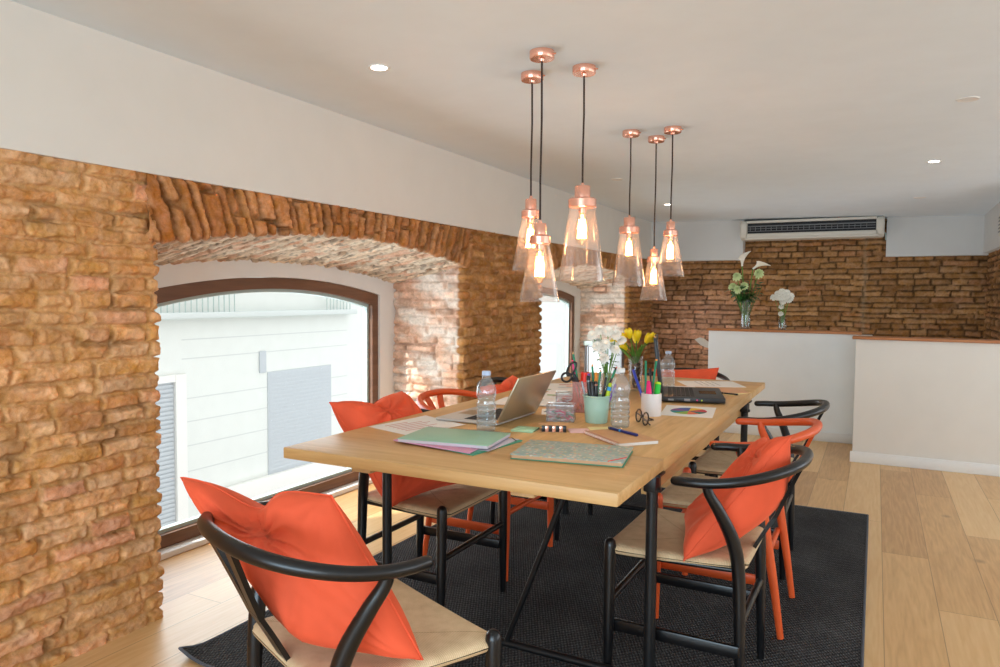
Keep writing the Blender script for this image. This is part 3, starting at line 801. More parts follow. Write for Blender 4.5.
def cushion(label, A, B, C, D, T, seed, pinch=0.0, bow=(0, 0, 0), k=.06):
    """A,B top corners, C,D bottom corners (A above D); T full thickness"""
    A, B, C, D = [np.array(p, float) for p in (A, B, C, D)]
    n = 56
    s = np.linspace(-1, 1, n); S, Tt = np.meshgrid(s, s, indexing='ij')
    # silhouettes of stuffed cushions draw in between their corners
    S2 = S * (1 - k * (1 - Tt ** 2) * S ** 2 * 1.0); T2 = Tt * (1 - k * (1 - S ** 2) * Tt ** 2)
    a = (S2 + 1) / 2; b = (T2 + 1) / 2
    P = (A[None, None] * ((1 - a) * b)[..., None] + B * (a * b)[..., None] + C * (a * (1 - b))[..., None] + D * ((1 - a) * (1 - b))[..., None])
    nrm = np.cross(B - A, A - D); nrm /= np.linalg.norm(nrm)
    nrm2 = np.cross(C - D, B - C); nrm2 /= np.linalg.norm(nrm2); nrm = (nrm + nrm2) / np.linalg.norm(nrm + nrm2)
    up = (A + B - C - D); up /= np.linalg.norm(up)
    P = P + np.array(bow)[None, None] * ((1 - S ** 2) * (1 - Tt ** 2))[..., None]
    if pinch: P = P - up * (pinch * np.exp(-((S + .15) / .36) ** 2) * sstep(.0, 1, Tt))[..., None]
    th = ((1 - S ** 4) * (1 - Tt ** 4)); th = np.clip(th, 0, 1) ** .55 * T / 2
    # wrinkles that fan out of the corners, plus soft lumps
    r = 0
    for (cs, ct, sd) in ((-1, 1, 1), (1, 1, 2), (1, -1, 3), (-1, -1, 4)):
        dx, dy = S - cs, Tt - ct; ang = np.arctan2(dy, dx); dist = np.hypot(dx, dy)
        r = r + np.sin(ang * 17 + 5 * vnoise(S * 2 + sd, Tt * 2, seed + sd)) * np.exp(-(dist / .75) ** 2) * .0055
    r = r + .012 * fbm(S * 1.6 + 5, Tt * 1.6, seed, 3)
    if pinch:
        r = r - .035 * np.exp(-((S + .15) / .12) ** 2) * sstep(.35, .95, Tt)
        r = r + .012 * np.sin(np.arctan2(Tt - .62, S + .15) * 11) * np.exp(-(((S + .15) / .5) ** 2 + ((Tt - .62) / .45) ** 2))
    edge = np.clip((1 - S ** 6) * (1 - Tt ** 6), 0, 1)
    F = P + nrm * (th + r * edge)[..., None]; Bk = P - nrm * (th * .9 + .5 * r * edge)[..., None]
    c = (A + B + C + D) / 4; base = np.array([c[0], c[1], min(C[2], D[2])])
    rt = thing('cushion', label, 'cushion', tuple(base), 0, 'red velvet cushions on the chairs')
    mb = MB(); mb.grid([[tuple(p - base) for p in row] for row in F]); mb.grid([[tuple(p - base) for p in row] for row in Bk[::-1]])
    o = mb.build('cover', 'velvet', rt)
    bm = bmesh.new(); bm.from_mesh(o.data); bmesh.ops.remove_doubles(bm, verts=bm.verts[:], dist=.0004); bmesh.ops.recalc_face_normals(bm, faces=bm.faces[:])
    for e in bm.edges: e.smooth = True
    bm.to_mesh(o.data); bm.free()
    # seam piping round the edge
    edge_pts = [P[i, -1] for i in range(n)] + [P[-1, j] for j in range(n - 2, -1, -1)] + [P[i, 0] for i in range(n - 2, -1, -1)] + [P[0, j] for j in range(1, n - 1)]
    MB().tube([tuple(p - base) for p in edge_pts], .0022, 6, closed=True).build('seam', 'velvet', rt)
    return rt

def build_cushions():
    cushion('large red velvet cushion with a pinched top in the foreground chair', (-1.422, 1.13, .792), (-1.015, 1.18, .792), (-.805, 1.215, .470), (-1.07, 1.15, .475), .16, 3, pinch=.065, bow=(.0, .035, 0), k=.0)
    cushion('red velvet cushion in the nearest black chair on the window side', (-1.775, 2.055, .822), (-1.765, 2.50, .812), (-1.455, 2.47, .470), (-1.535, 2.105, .452), .17, 8, k=.06, pinch=.03, bow=(-.0, 0, 0))
    cushion('red velvet cushion leaning in the nearest chair on the right side', (-.300, 2.47, .765), (-.205, 2.22, .822), (-.468, 2.055, .462), (-.55, 2.42, .475), .12, 15, pinch=.03, bow=(.07, 0, -.03))
    cushion('red cushion just visible beyond the silver laptop', (-1.79, 3.22, .75), (-1.79, 3.60, .775), (-1.55, 3.58, .475), (-1.55, 3.24, .475), .13, 21, pinch=.02)
    cushion('red cushion showing just above the far end of the table', (-.86, 4.62, .780), (-1.28, 4.62, .748), (-1.24, 4.46, .47), (-.88, 4.46, .47), .12, 27)

def build_rug():
    t = tag(bpy.data.objects.new('rug', None), 'dark grey woven rug with a curled corner under the table and chairs', 'rug'); COL.objects.link(t); t.location = (-1.01, 3.05, 0)
    x0, x1, y0, y1 = -2.03, -.004, 1.60, 4.50
    nx, ny = 60, 80; top = []; bot = []
    for i in range(nx):
        a = []; b = []
        for j in range(ny):
            x = x0 + (x1 - x0) * i / (nx - 1); y = y0 + (y1 - y0) * (j / (ny - 1)) ** 1.3
            d = (x - x0) + (y - y0); lift = .028 * max(0, 1 - d / .13) ** 2
            a.append((x + 1.01, y - 3.05, .007 + lift)); b.append((x + 1.01, y - 3.05, .0005 + lift))
        top.append(a); bot.append(b)
    MB().grid(top).grid(bot[::-1]).build('pile', 'rug', t)
    def edge(pts): return [(x + 1.01, y - 3.05, .005 + .028 * max(0, 1 - ((x - x0) + (y - y0)) / .13) ** 2) for x, y in pts]
    P = [(x0 + (x1 - x0) * i / 40, y0) for i in range(41)] + [(x1, y0 + (y1 - y0) * i / 10) for i in range(1, 11)] + [(x1 + (x0 - x1) * i / 10, y1) for i in range(1, 11)] + [(x0, y1 + (y0 - y1) * i / 60) for i in range(1, 60)]
    MB().tube(edge(P), .0055, 6, closed=True).build('binding', 'rugedge', t)

# ------------------------------------------------------------------ lights and ceiling
def build_pendants():
    def make(label, big):
        k = 1.0
        r = thing('pendant_lamp', label, 'lamp', (0, 0, 2.09), 0, 'copper and glass pendants over the table')
        return r
    spec = [ # x, y, shade top z, big, label
        (-1.085, 2.392, 1.491, 0, 'lowest-hanging copper and glass pendant of the near cluster'),
        (-1.225, 2.610, 1.612, 0, 'leftmost copper and glass pendant, partly behind the lowest near one'),
        (-1.012, 2.620, 1.651, 1, 'large glass pendant at the right of the near cluster'),
        (-1.173, 3.728, 1.647, 1, 'large glass pendant at the left of the far cluster'),
        (-1.091, 3.922, 1.493, 0, 'lowest-hanging glass pendant of the far cluster'),
        (-.957, 3.745, 1.619, 0, 'rightmost glass pendant, far cluster')]
    for x, y, z, big, label in spec:
        z -= .010
        t = thing('pendant_lamp', label, 'lamp', (x, y, 2.09), 0, 'copper and glass pendants over the table')
        MB().lathe([(.0001, 0), (.044, 0), (.0445, -.003), (.0445, -.024), (.042, -.028), (.012, -.0285), (.010, -.036), (.004, -.037)], 32).lathe([(.003, 0), (.0032, .010)], 8, T=TR(.0445, 0, -.014, 0, PI / 2)).build('canopy', 'copper', t)
        zt = z - 2.09
        MB().tube([(0, 0, -.03), (.0015, .001, zt * .4), (-.001, 0, zt * .75), (0, 0, zt)], .0038, 8).build('cable', 'cable', t)
        cw, ch, kw, kh, gt, gb, gh = (.030, .044, .054, .036, .050, .0875, .285) if big else (.0225, .040, .0375, .032, .034, .0735, .213)
        MB().lathe([(.006, zt + .012), (.007, zt), (cw - .002, zt), (cw, zt - .003), (cw, zt - ch), (kw - .006, zt - ch - .002), (kw, zt - ch - .008), (kw, zt - ch - kh), (kw - .004, zt - ch - kh - .003), (gt - .010, zt - ch - kh - .004), (.0001, zt - ch - kh + .006)], 36, caps=False).build('socket', 'copper', t)
        g0 = zt - ch - kh + .004; prof = [(gt, g0), (gt + .001, g0 - .01)]
        for i in range(1, 9): prof.append((gt + (gb - gt) * i / 8, g0 - gh * i / 8))
        prof += [(gb + .0012, g0 - gh - .001), (gb - .001, g0 - gh - .002)]
        inn = [(r_ - .0022, z_) for r_, z_ in prof[:-2]][::-1]
        MB().lathe(prof + inn, 48, caps=False).build('glass_shade', 'glass', t)
        # bulb hanging in the shade
        b0 = zt - ch - kh - .003; s = 1.0
        MB().lathe([(.014, b0 + .012), (.0145, b0 - .012), (.013, b0 - .02)], 20).build('lamp_holder', 'copper', t)
        q = b0 - .016
        bp = [(.012, q), (.014, q - .012), (.020, q - .030), (.027, q - .055), (.0305, q - .078), (.029, q - .096), (.022, q - .112), (.010, q - .121), (.004, q - .126), (.0001, q - .128)]
        b = MB().lathe(bp, 28, caps=False).build('bulb', 'bulbglass', t)
        f = MB()
        for i in range(8):
            a0 = 2 * PI * i / 8; a1 = a0 + .5
            f.tube([(.011 * math.cos(a0), .011 * math.sin(a0), q - .028), (.016 * math.cos(a1), .016 * math.sin(a1), q - .100)], .0028, 6)
        f.lathe([(.0045, q - .01), (.003, q - .05), (.003, q - .1)], 10)
        f.build('filament', 'filament', b)
        li = bpy.data.lights.new('pendant_light', 'POINT'); li.energy = .9; li.color = (1, .78, .56); li.shadow_soft_size = .022
        lo = bpy.data.objects.new('pendant_light', li); COL.objects.link(lo); lo.location = (x, y, z - ch - kh - .085)
    def down(x, y, on, label):
        zc = 2.09 - max(0, (y - 4.2) / 4.4) * (.01 + .095 * (x + 2.5) / 5.2)
        t = thing('downlight', label, 'light', (x, y, zc), 0, 'round recessed ceiling spots')
        MB().lathe([(.030, .0), (.031, -.002), (.042, -.004), (.044, -.0005), (.044, .001)], 32, caps=False).build('trim_ring', 'base', t)
        MB().lathe([(.0001, -.0022), (.030, -.0022)], 32, caps=False).build('lens', 'lamp_on' if on else 'base', t)
        if on:
            li = bpy.data.lights.new('spot', 'SPOT'); li.energy = 4; li.color = (1, .94, .85); li.spot_size = 1.9; li.spot_blend = .6; li.shadow_soft_size = .03
            lo = bpy.data.objects.new('downlight_spot', li); COL.objects.link(lo); lo.location = (x, y, zc - .012)
    down(-1.721, 2.284, 1, 'lit ceiling spot left of the near pendants')
    down(.29, 5.27, 1, 'lit ceiling spot at the right, above the half wall')
    down(-1.744, 6.70, 1, 'small lit ceiling spot seen beside the rightmost pendant')
    down(-1.727, 5.17, 0, 'unlit ceiling spot between the two pendant clusters')
    down(.29, 6.90, 0, 'unlit ceiling spot above the air conditioner')
    down(.326, 3.765, 0, 'unlit ceiling spot near the upper right corner')

def build_ac():
    t = thing('air_conditioner', 'long cream air conditioner hung under the ceiling at the back brick wall', 'air conditioner', (-.63, 8.2, 1.80))
    x0, x1 = -1.325, .050; y0, y1 = 8.10, 8.38; cx = -.63
    # side profile (y forward is -y)
    prof = [(y1, 1.84), (y1, 2.08), (y0 + .04, 2.08), (y0 + .012, 2.065), (y0, 2.03), (y0 + .005, 1.93), (y0 + .035, 1.86), (y0 + .09, 1.835)]
    def P(mb): mb.v = [(x - cx, y - 8.2, 1.84 + (z - 1.84) * .83 - 1.8) for x, y, z in mb.v]; return mb
    def ext(mb, pf, a, b):
        n = len(pf); mb.add([(a, y, z) for y, z in pf] + [(b, y, z) for y, z in pf], [tuple(range(n)), tuple(range(n, 2 * n))[::-1]] + [(i, (i + 1) % n, n + (i + 1) % n, n + i) for i in range(n)], 0, False)
    body = MB(); back = [(y1, 1.84), (y1, 2.075), (y0 + .10, 2.075), (y0 + .10, 1.87), (y0 + .14, 1.84)]; ext(body, back, x0 + .05, x1 - .05)
    P(body).build('body', 'acwhite', t)
    for a, b in ((x0, x0 + .075), (x1 - .075, x1)):
        e = MB(); c = (a + b) / 2
        n = len(prof)
        for k, sc in ((0, .9), (1, 1), (2, 1), (3, .9)): pass
        ext(e, prof, a, b); o = P(e).build('end_cap', 'acwhite', t)
        md = o.modifiers.new('bevel', 'BEVEL'); md.width = .02; md.segments = 3; md.limit_method = 'ANGLE'
    f = MB(); f.box((x0 + .07, y0 + .004, 2.046), (x1 - .07, y0 + .10, 2.076), 0, .004)
    P(f).build('top_panel', 'acwhite', t)
    f = MB(); f.box((x0 + .07, y0 + .008, 1.865), (x1 - .07, y0 + .05, 1.915), 0, .01); f.box((x0 + .05, y0 + .02, 1.838), (x1 - .05, y0 + .12, 1.868), 0, .008)
    P(f).build('lower_panel', 'acwhite', t)
    P(MB().box((x0 + .07, y0 + .05, 1.91), (x1 - .07, y0 + .10, 2.05))).build('air_outlet', 'acdark', t)
    v = MB()
    for i in range(22): v.box((x0 + .10 + i * .053, y0 + .022, 1.945), (x0 + .104 + i * .053, y0 + .05, 1.995))
    v.box((x0 + .08, y0 + .02, 2.0), (x1 - .08, y0 + .045, 2.012)); v.box((x0 + .08, y0 + .018, 1.972), (x1 - .08, y0 + .03, 1.978)); v.box((x0 + .08, y0 + .02, 1.94), (x1 - .08, y0 + .03, 1.947))
    P(v).build('louvre', 'acvane', t)
    P(MB().tube([(.045, 8.25, 1.9), (.06, 8.22, 1.88), (.065, 8.24, 1.80)], .006, 8)).build('drain_pipe', 'rail', t)
    t2 = thing('wall_unit', 'small cream box on the white beam at the right edge', 'box', (.875, 6.82, 1.72))
    MB().box((-.03, -.17, 0), (.02, .17, .19), 0, .012).build('cover', 'acwhite', t2)
    g = MB()
    for i in range(5): g.box((-.034, -.14, .03 + i * .028), (-.029, .14, .042 + i * .028), 0, .002)
    g.build('grille', 'acvane', t2)

# ------------------------------------------------------------------ table-top things
TZ = .75
def bottle(label, x, y, h, cap):
    t = thing('water_bottle', label, 'bottle', (x, y, TZ), 0, 'clear plastic water bottles')
    s = h / .21; R = .0345
    pr = [(.0001, .004), (.018, .002), (R * .86, 0), (R * .97, .006)]
    for k in range(5):
        z = .012 + k * .018; pr += [(R * .97, z), (R, z + .004), (R, z + .010), (R * .91, z + .013), (R * .91, z + .015)]
    pr += [(R * .84, .106), (R * .86, .112), (R * .98, .124), (R, .140), (R * .93, .155), (R * .72, .170), (R * .50, .182), (.0125, .188), (.0125, .191), (.0155, .192), (.0155, .194), (.0125, .195), (.0125, .199)]
    pr = [(r, z * s) for r, z in pr]
    MB().lathe(pr, 28, caps=False, ribs=lambda a, z: 1 + (.02 * math.cos(6 * a) if z < .1 * s else 0)).build('bottle_body', 'plastic_clear', t)
    MB().lathe([(r * .95, z) for r, z in pr if z < .125 * s][2:] + [(.0001, .125 * s)], 24).build('water', 'water', t)
    g = MB(); g.lathe([(.0001, .196 * s), (.0148, .196 * s), (.0152, .2 * s), (.0150, .209 * s), (.0138, .2105 * s), (.0001, .2105 * s)], 30, caps=False, ribs=lambda a, z: 1 + .02 * math.cos(15 * a)); g.build('cap', cap, t)
    return t

def paper(name, label, cat, pts, mat='paper', th=.0008, z=TZ, group=None, extra=None, curl=0):
    c = np.mean([p for p in pts], axis=0)
    t = thing(name, label, cat, (c[0], c[1], z), 0, group)
    n = 12; P = [np.array(p) - c for p in pts]; top = []; bot = []
    for i in range(n):
        a = i / (n - 1); r1 = []; r2 = []
        for j in range(n):
            b = j / (n - 1); q = P[0] * (1 - a) * (1 - b) + P[1] * a * (1 - b) + P[2] * a * b + P[3] * (1 - a) * b
            zz = curl * (a ** 4 * b ** 4 + (1 - a) ** 4 * b ** 4)
            r1.append((q[0], q[1], th + zz)); r2.append((q[0], q[1], zz + .0001))
        top.append(r1); bot.append(r2)
    m = MB(); m.grid(top, smooth=True); m.grid(bot[::-1]);
    ring = [(i, 0) for i in range(n)] + [(n - 1, j) for j in range(1, n)] + [(i, n - 1) for i in range(n - 2, -1, -1)] + [(0, j) for j in range(n - 2, 0, -1)]
    R1 = [top[i][j] for i, j in ring]; R2 = [bot[i][j] for i, j in ring]; k = len(ring)
    m.add(R1 + R2, [(i, (i + 1) % k, k + (i + 1) % k, k + i) for i in range(k)], 0, False)
    m.build('sheet', mat, t)
    if extra: extra(t, lambda a, b: P[0] * (1 - a) * (1 - b) + P[1] * a * (1 - b) + P[2] * a * b + P[3] * (1 - a) * b, th)
    return t

def lines_on(mat, rows, name='printed_lines'):
    def f(t, q, th):
        g = MB()
        for (a0, b0, a1, b1, w) in rows:
            p, r = q(a0, b0), q(a1, b1); d = r - p; nrm = np.array([-d[1], d[0]]) / (np.linalg.norm(d) + 1e-9) * w / 2
            v = [p - nrm, r - nrm, r + nrm, p + nrm]; g.add([(x[0], x[1], th + .0003) for x in v], [(0, 1, 2, 3)], 0, False)
        g.build(name, mat, t)
    return f

def oblong(name, label, cat, c, rz, w, d, layers, z=TZ, group=None):
    """stack of rectangular layers [(z0,z1,mat,inset,partname)] centred on c"""
    t = thing(name, label, cat, (c[0], c[1], z), rz, group)
    for z0, z1, mat, ins, pn in layers:
        MB().box((-w / 2 + ins, -d / 2 + ins, z0), (w / 2 - ins, d / 2 - ins, z1), 0, min(.0015, (z1 - z0) * .3)).build(pn, mat, t)
    return t

def stick(name, label, cat, base, tip, r, mat, parts=(), group=None, seg=10):
    """pen or pencil from base to tip; parts = (f0, f1, mat, radius factor, part name)"""
    base, tip = Vector(base), Vector(tip); d = tip - base; Ln = d.length
    t = thing(name, label, cat, tuple(base), 0, group)
    q = d.to_track_quat('Z', 'Y'); t.rotation_euler = q.to_euler()
    MB().lathe([(r * .6, 0), (r, r * .8), (r, Ln - r * .5), (r * .7, Ln)], seg).build('barrel', mat, t)
    for f0, f1, m, k, pn in parts:
        if pn == 'point': MB().lathe([(r * 1.0, Ln * f0), (r * .15, Ln * f1)], seg).build('point', m, t)
        else: MB().lathe([(r * k, Ln * f0), (r * k, Ln * f1)], seg).build(pn, m, t)
    return t

def floral_mat():
    m, nt, b = new_mat('floral_cover')
    tc = N(nt, 'ShaderNodeTexCoord')
    v = N(nt, 'ShaderNodeTexVoronoi', inp={'Scale': 75, 'Randomness': 1}); L(nt, tc.outputs['Object'], v.inputs['Vector'])
    dot = ramp(nt, v.outputs['Distance'], [(.30, (1, 1, 1, 1)), (.42, (0, 0, 0, 1))])
    sep = N(nt, 'ShaderNodeSeparateColor'); L(nt, v.outputs['Color'], sep.inputs[0])
    dc = ramp(nt, sep.outputs[0], [(.0, rgb((232, 110, 100))), (.25, rgb((240, 200, 150))), (.5, rgb((236, 226, 220))), (.75, rgb((206, 190, 90))), (1., rgb((230, 150, 140)))])
    n = N(nt, 'ShaderNodeTexNoise', inp={'Scale': 40}); L(nt, tc.outputs['Object'], n.inputs['Vector'])
    bg = ramp(nt, n.outputs[0], [(.4, rgb((146, 168, 160))), (.6, rgb((168, 184, 174)))])
    mx = N(nt, 'ShaderNodeMix', data_type='RGBA'); L(nt, math_(nt, 'MULTIPLY', dot, .65), mx.inputs[0]); L(nt, bg, mx.inputs[6]); L(nt, dc, mx.inputs[7])
    L(nt, mx.outputs[2], b.inputs['Base Color']); b.inputs['Roughness'].default_value = .5
    return m

def build_laptops():
    # silver laptop, back of its lid toward the room
    t = thing('laptop', 'open silver laptop seen from behind its lid, window side of the table', 'laptop', (-1.19, 2.435, TZ), -.01)
    MB().box((-.262, -.165, .003), (.0, .165, .013), 0, .004).build('base', 'alu2', t)
    k = MB()
    for i in range(5):
        for j in range(13): k.box((-.150 + i * .021, -.140 + j * .0215, .0128), (-.132 + i * .021, -.121 + j * .0215, .0142), 0, .001)
    k.box((-.045, -.10, .0128), (-.026, .12, .0140)); k.build('keyboard', 'key', t)
    MB().box((-.235, -.05, .0128), (-.165, .05, .0134)).build('trackpad', 'alu', t)
    T = TR(.0, 0, .012, 0, math.radians(27))
    MB().box((-.004, -.165, 0), (.003, .165, .188), 0, .003, T=T).build('lid', 'alu', t)
    MB().box((-.0052, -.158, .008), (-.0038, .158, .181), 0, T=T).build('screen', 'screen', t)
    # black laptop
    a = math.atan2(.07, .27)
    t = thing('laptop', 'open black laptop on the right side of the table, screen upright', 'laptop', (-.885, 3.355, TZ), a)
    MB().box((.0, -.187, .004), (.275, .187, .028), 0, .005).build('base', 'lapblack', t)
    k = MB()
    for i in range(6):
        for j in range(15): k.box((.030 + i * .0195, -.160 + j * .0205, .0278), (.047 + i * .0195, -.142 + j * .0205, .0305), 0, .001)
    k.build('keyboard', 'key', t)
    MB().box((.17, -.06, .0278), (.245, .05, .0288)).build('trackpad', 'screen', t)
    p = MB(); p.box((.10, -.1885, .010), (.125, -.1865, .020)).box((.03, -.1885, .010), (.055, -.1865, .018)); p.build('port', 'grey_ink', t)
    for xx, mm in ((.155, 'p_pink'), (.175, 'p_lime')): MB().lathe([(.0035, 0), (.0035, .002)], 10, T=TR(xx, -.1865, .015, PI / 2)).build('audio_jack', mm, t)
    T = TR(.004, 0, .026, 0, math.radians(-7))
    MB().box((-.012, -.187, 0), (.004, .187, .262), 0, .004, T=T).build('lid', 'lapblack', t)
    MB().box((.0035, -.172, .018), (.0055, .172, .248), 0, T=T).build('screen', 'screen', t)

def build_papers():
    rows = [(.18 + .11 * i, .16, .20 + .11 * i, .16 + .62 * w, .006) for i, w in enumerate((.6, .9, 1, .8, .95, .7))]
    paper('printed_sheet', 'white sheet printed with short red lines beside the green notebook', 'paper', [(-1.588, 2.045), (-1.385, 1.985), (-1.305, 2.245), (-1.54, 2.34)], extra=lines_on('red_ink', rows), curl=.002)
    # folders and notebook stack (lowest first)
    def rect(p0, p1, p2, p3): return [p0, p1, p2, p3]
    f = paper('folder', 'teal and lilac elastic folder at the bottom of the stack', 'folder', [(-1.20, 1.865), (-1.035, 1.822), (-1.000, 2.085), (-1.165, 2.12)], 'teal', .004)
    MB().box((-.085, -.09, .0041), (.085, .12, .0046)).build('cover_sheet', 'lilac', f)
    MB().tube([(.055, .125, .0052), (.088, .09, .0052)], .0018, 6).build('elastic_band', 'black', f)
    paper('folder', 'pink paper folder under the green notebook', 'folder', [(-1.352, 1.868), (-1.045, 1.822), (-1.075, 2.06), (-1.35, 2.10)], 'pink', .003, TZ + .005)
    t = thing('notebook', 'glossy mint green spiral notebook on top of the folders', 'notebook', (-1.185, 1.972, TZ + .0085), math.radians(8))
    MB().box((-.150, -.105, 0), (.150, .108, .0095), 0, .001).build('pages', 'pagecut', t)
    MB().box((-.152, -.108, .0095), (.152, .110, .0112), 0, .0005).build('cover', 'mint', t)
    g = MB()
    for i in range(44): g.tube([(-.146 + i * .0068, .112 + .006 * math.cos(a), .006 + .007 * math.sin(a)) for a in [q * PI / 4 for q in range(8)]], .0007, 4, closed=True)
    g.build('spiral', 'steel', t)
    # floral notebook
    M['floral'] = floral_mat()
    c = np.array([-.785, 1.985])
    t = thing('notebook', 'grey notebook with small floral dots at the near edge of the table', 'notebook', (-.780, 1.975, TZ), math.radians(10))
    MB().box((-.162, -.110, .001), (.162, .110, .003), 0, .0008).build('back_cover', 'teal', t)
    MB().box((-.159, -.107, .003), (.158, .107, .013), 0, .001).build('pages', 'envelope', t)
    MB().box((-.163, -.112, .013), (.163, .112, .0155), 0, .001).build('front_cover', M['floral'], t)
    g = MB(); g.tube([(.120, -.1125, .0162), (.162, -.050, .0162)], .0016, 6); g.build('corner_band', 'p_red', t)
    # kraft spiral notebook
    t = thing('notebook', 'kraft spiral notebook lying open-edged behind the floral notebook', 'notebook', (-.737, 2.285, TZ), math.radians(49))
    MB().box((-.072, -.110, 0), (.074, .110, .010), 0, .001).build('pages', 'paper', t)
    MB().box((-.074, -.112, .010), (.076, .112, .0118), 0, .0006).build('cover', 'kraft', t)
    g = MB()
    for i in range(28): g.tube([(-.074 + .007 * math.cos(a), -.104 + i * .0077, .0075 + .0075 * math.sin(a)) for a in [q * PI / 4 for q in range(8)]], .0008, 4, closed=True)
    g.build('spiral', 'copper', t)
    stick('pen', 'dark blue pen resting on the kraft spiral notebook', 'pen', (-.806, 2.372, TZ + .0168), (-.680, 2.290, TZ + .0168), .0048, 'ink_blue', ((.0, .06, 'steel', 1.08, 'end_cap'), (.38, .44, 'p_cyan', 1.06, 'ring'), (.08, .3, 'steel', .5, 'clip')))
    # sticky notes
    oblong('sticky_notes', 'pad of pale green sticky notes near the silver laptop', 'sticky notes', (-1.075, 2.262), .12, .078, .082, [(0, .007, 'note_g', 0, 'pad')])
    oblong('sticky_notes', 'pink sticky notes between the clip and the kraft notebook', 'sticky notes', (-.905, 2.345), .55, .075, .075, [(0, .0025, 'note_p', 0, 'pad')])
    oblong('sticky_notes', 'pale yellow sticky notes in front of the mint pot', 'sticky notes', (-.855, 2.415), .55, .075, .075, [(0, .002, 'note_y', 0, 'pad')], z=TZ + .0)
    # index tab pack
    t = thing('sticky_tabs', 'small kraft pack of black and gold striped page tabs', 'page tabs', (-.985, 2.300, TZ), .42)
    MB().box((-.050, -.034, 0), (.046, .034, .003), 0, .001).build('card', 'kraft', t)
    for i in range(7): MB().box((-.040 + i * .0122, -.035, .003), (-.0285 + i * .0122, .030, .022 + .001 * (i % 2)), 0, .001).build('tab', 'black' if i % 2 == 0 else 'copper', t)
    MB().box((-.050, -.022, .0232), (.046, .034, .0252), 0, .0006).build('cover_flap', 'kraft', t)
    # pie chart sheet
    t = paper('chart_sheet', 'white sheet with a multicoloured pie chart beside the black laptop', 'paper', [(-.752, 2.828), (-.552, 2.858), (-.590, 3.135), (-.795, 3.105)])
    cols = ['p_red', 'p_yel', 'p_blue', 'p_purple', 'teal', 'p_lime', 'p_orange', 'p_green']
    ang = [0, .9, 1.7, 2.6, 3.4, 4.1, 4.9, 5.6, 2 * PI]
    cs = [(200, 70, 80), (236, 196, 70), (70, 90, 160), (140, 80, 140), (40, 140, 140), (150, 180, 70), (230, 120, 80), (60, 120, 110)]
    for i in range(8):
        mt = plain('chart_%d' % i, cs[i], .8); vs = [(0, 0, .0012)] + [(.072 * math.cos(ang[i] + (ang[i + 1] - ang[i]) * q / 8), .088 * math.sin(ang[i] + (ang[i + 1] - ang[i]) * q / 8), .0012) for q in range(9)]
        MB().add(vs, [tuple(range(10))], 0, False).build('chart_slice', mt, t)
    # far right papers
    paper('printed_sheet', 'stack of white printed sheets fanned at the far end of the table', 'paper', [(-.98, 4.03), (-.86, 3.80), (-.59, 3.93), (-.70, 4.16)], th=.002, extra=lines_on('grey_ink', [(.1, .3 + .1 * i, .8, .3 + .1 * i, .004) for i in range(4)]))
    paper('printed_sheet', 'small white sheet just behind the black laptop', 'paper', [(-1.0, 3.78), (-.90, 3.62), (-.74, 3.69), (-.84, 3.82)])
    paper('envelope', 'salmon kraft envelope behind the black laptop at the right edge', 'envelope', [(-.88, 3.74), (-.67, 3.60), (-.54, 3.70), (-.62, 3.87)], 'envelope', .002, TZ + .001)
    paper('card', 'pale yellow card under the kraft envelope', 'card', [(-.66, 3.60), (-.60, 3.57), (-.535, 3.72), (-.60, 3.74)], 'note_y', .001)
    stick('pen', 'black pen lying beside the kraft envelope', 'pen', (-.675, 3.612, TZ + .0045), (-.575, 3.585, TZ + .0045), .0042, 'p_dark', ((.3, .34, 'steel', 1.08, 'ring'),))
    # magazines by the window side
    specs = [('open magazine with coloured pages spread behind the silver laptop', [(-1.36, 2.93), (-1.10, 3.00), (-1.16, 3.36), (-1.42, 3.28)], 1),
             ('second magazine spread farther along the window side', [(-1.50, 3.20), (-1.20, 3.42), (-1.30, 3.66), (-1.56, 3.50)], 2),
             ('magazine page lying nearest the silver laptop lid', [(-1.46, 2.72), (-1.20, 2.80), (-1.24, 2.98), (-1.49, 2.93)], 3)]
    for k, (lab, pts, sd) in enumerate(specs):
        rr = random.Random(sd)
        def ex(t, q, th, rr=rr):
            for mm in ('p_green', 'red_ink', 'p_orange', 'shutter', 'grey_ink', 'leafl', 'red_ink'):
                a, b = rr.uniform(.08, .7), rr.uniform(.08, .85); w = rr.uniform(.012, .035)
                p, r = q(a, b), q(min(.95, a + rr.uniform(.12, .3)), b); d = r - p; nn = np.array([-d[1], d[0]]) / np.linalg.norm(d) * w / 2
                MB().add([(v[0], v[1], th + .0004) for v in (p - nn, r - nn, r + nn, p + nn)], [(0, 1, 2, 3)], 0, False).build('picture', mm, t)
        paper('magazine', lab, 'magazine', pts, th=.003 + .001 * k, z=TZ + .0012 * k, extra=ex)
    t = paper('card', 'white card with a dark photo just right of the silver laptop lid', 'card', [(-1.165, 2.60), (-1.10, 2.65), (-1.16, 2.78), (-1.22, 2.73)])
    MB().box((-.022, -.03, .001), (.015, .02, .0014)).build('photo', 'key', t)

def pen_set(cup, items):
    for it in items: stick(*it)

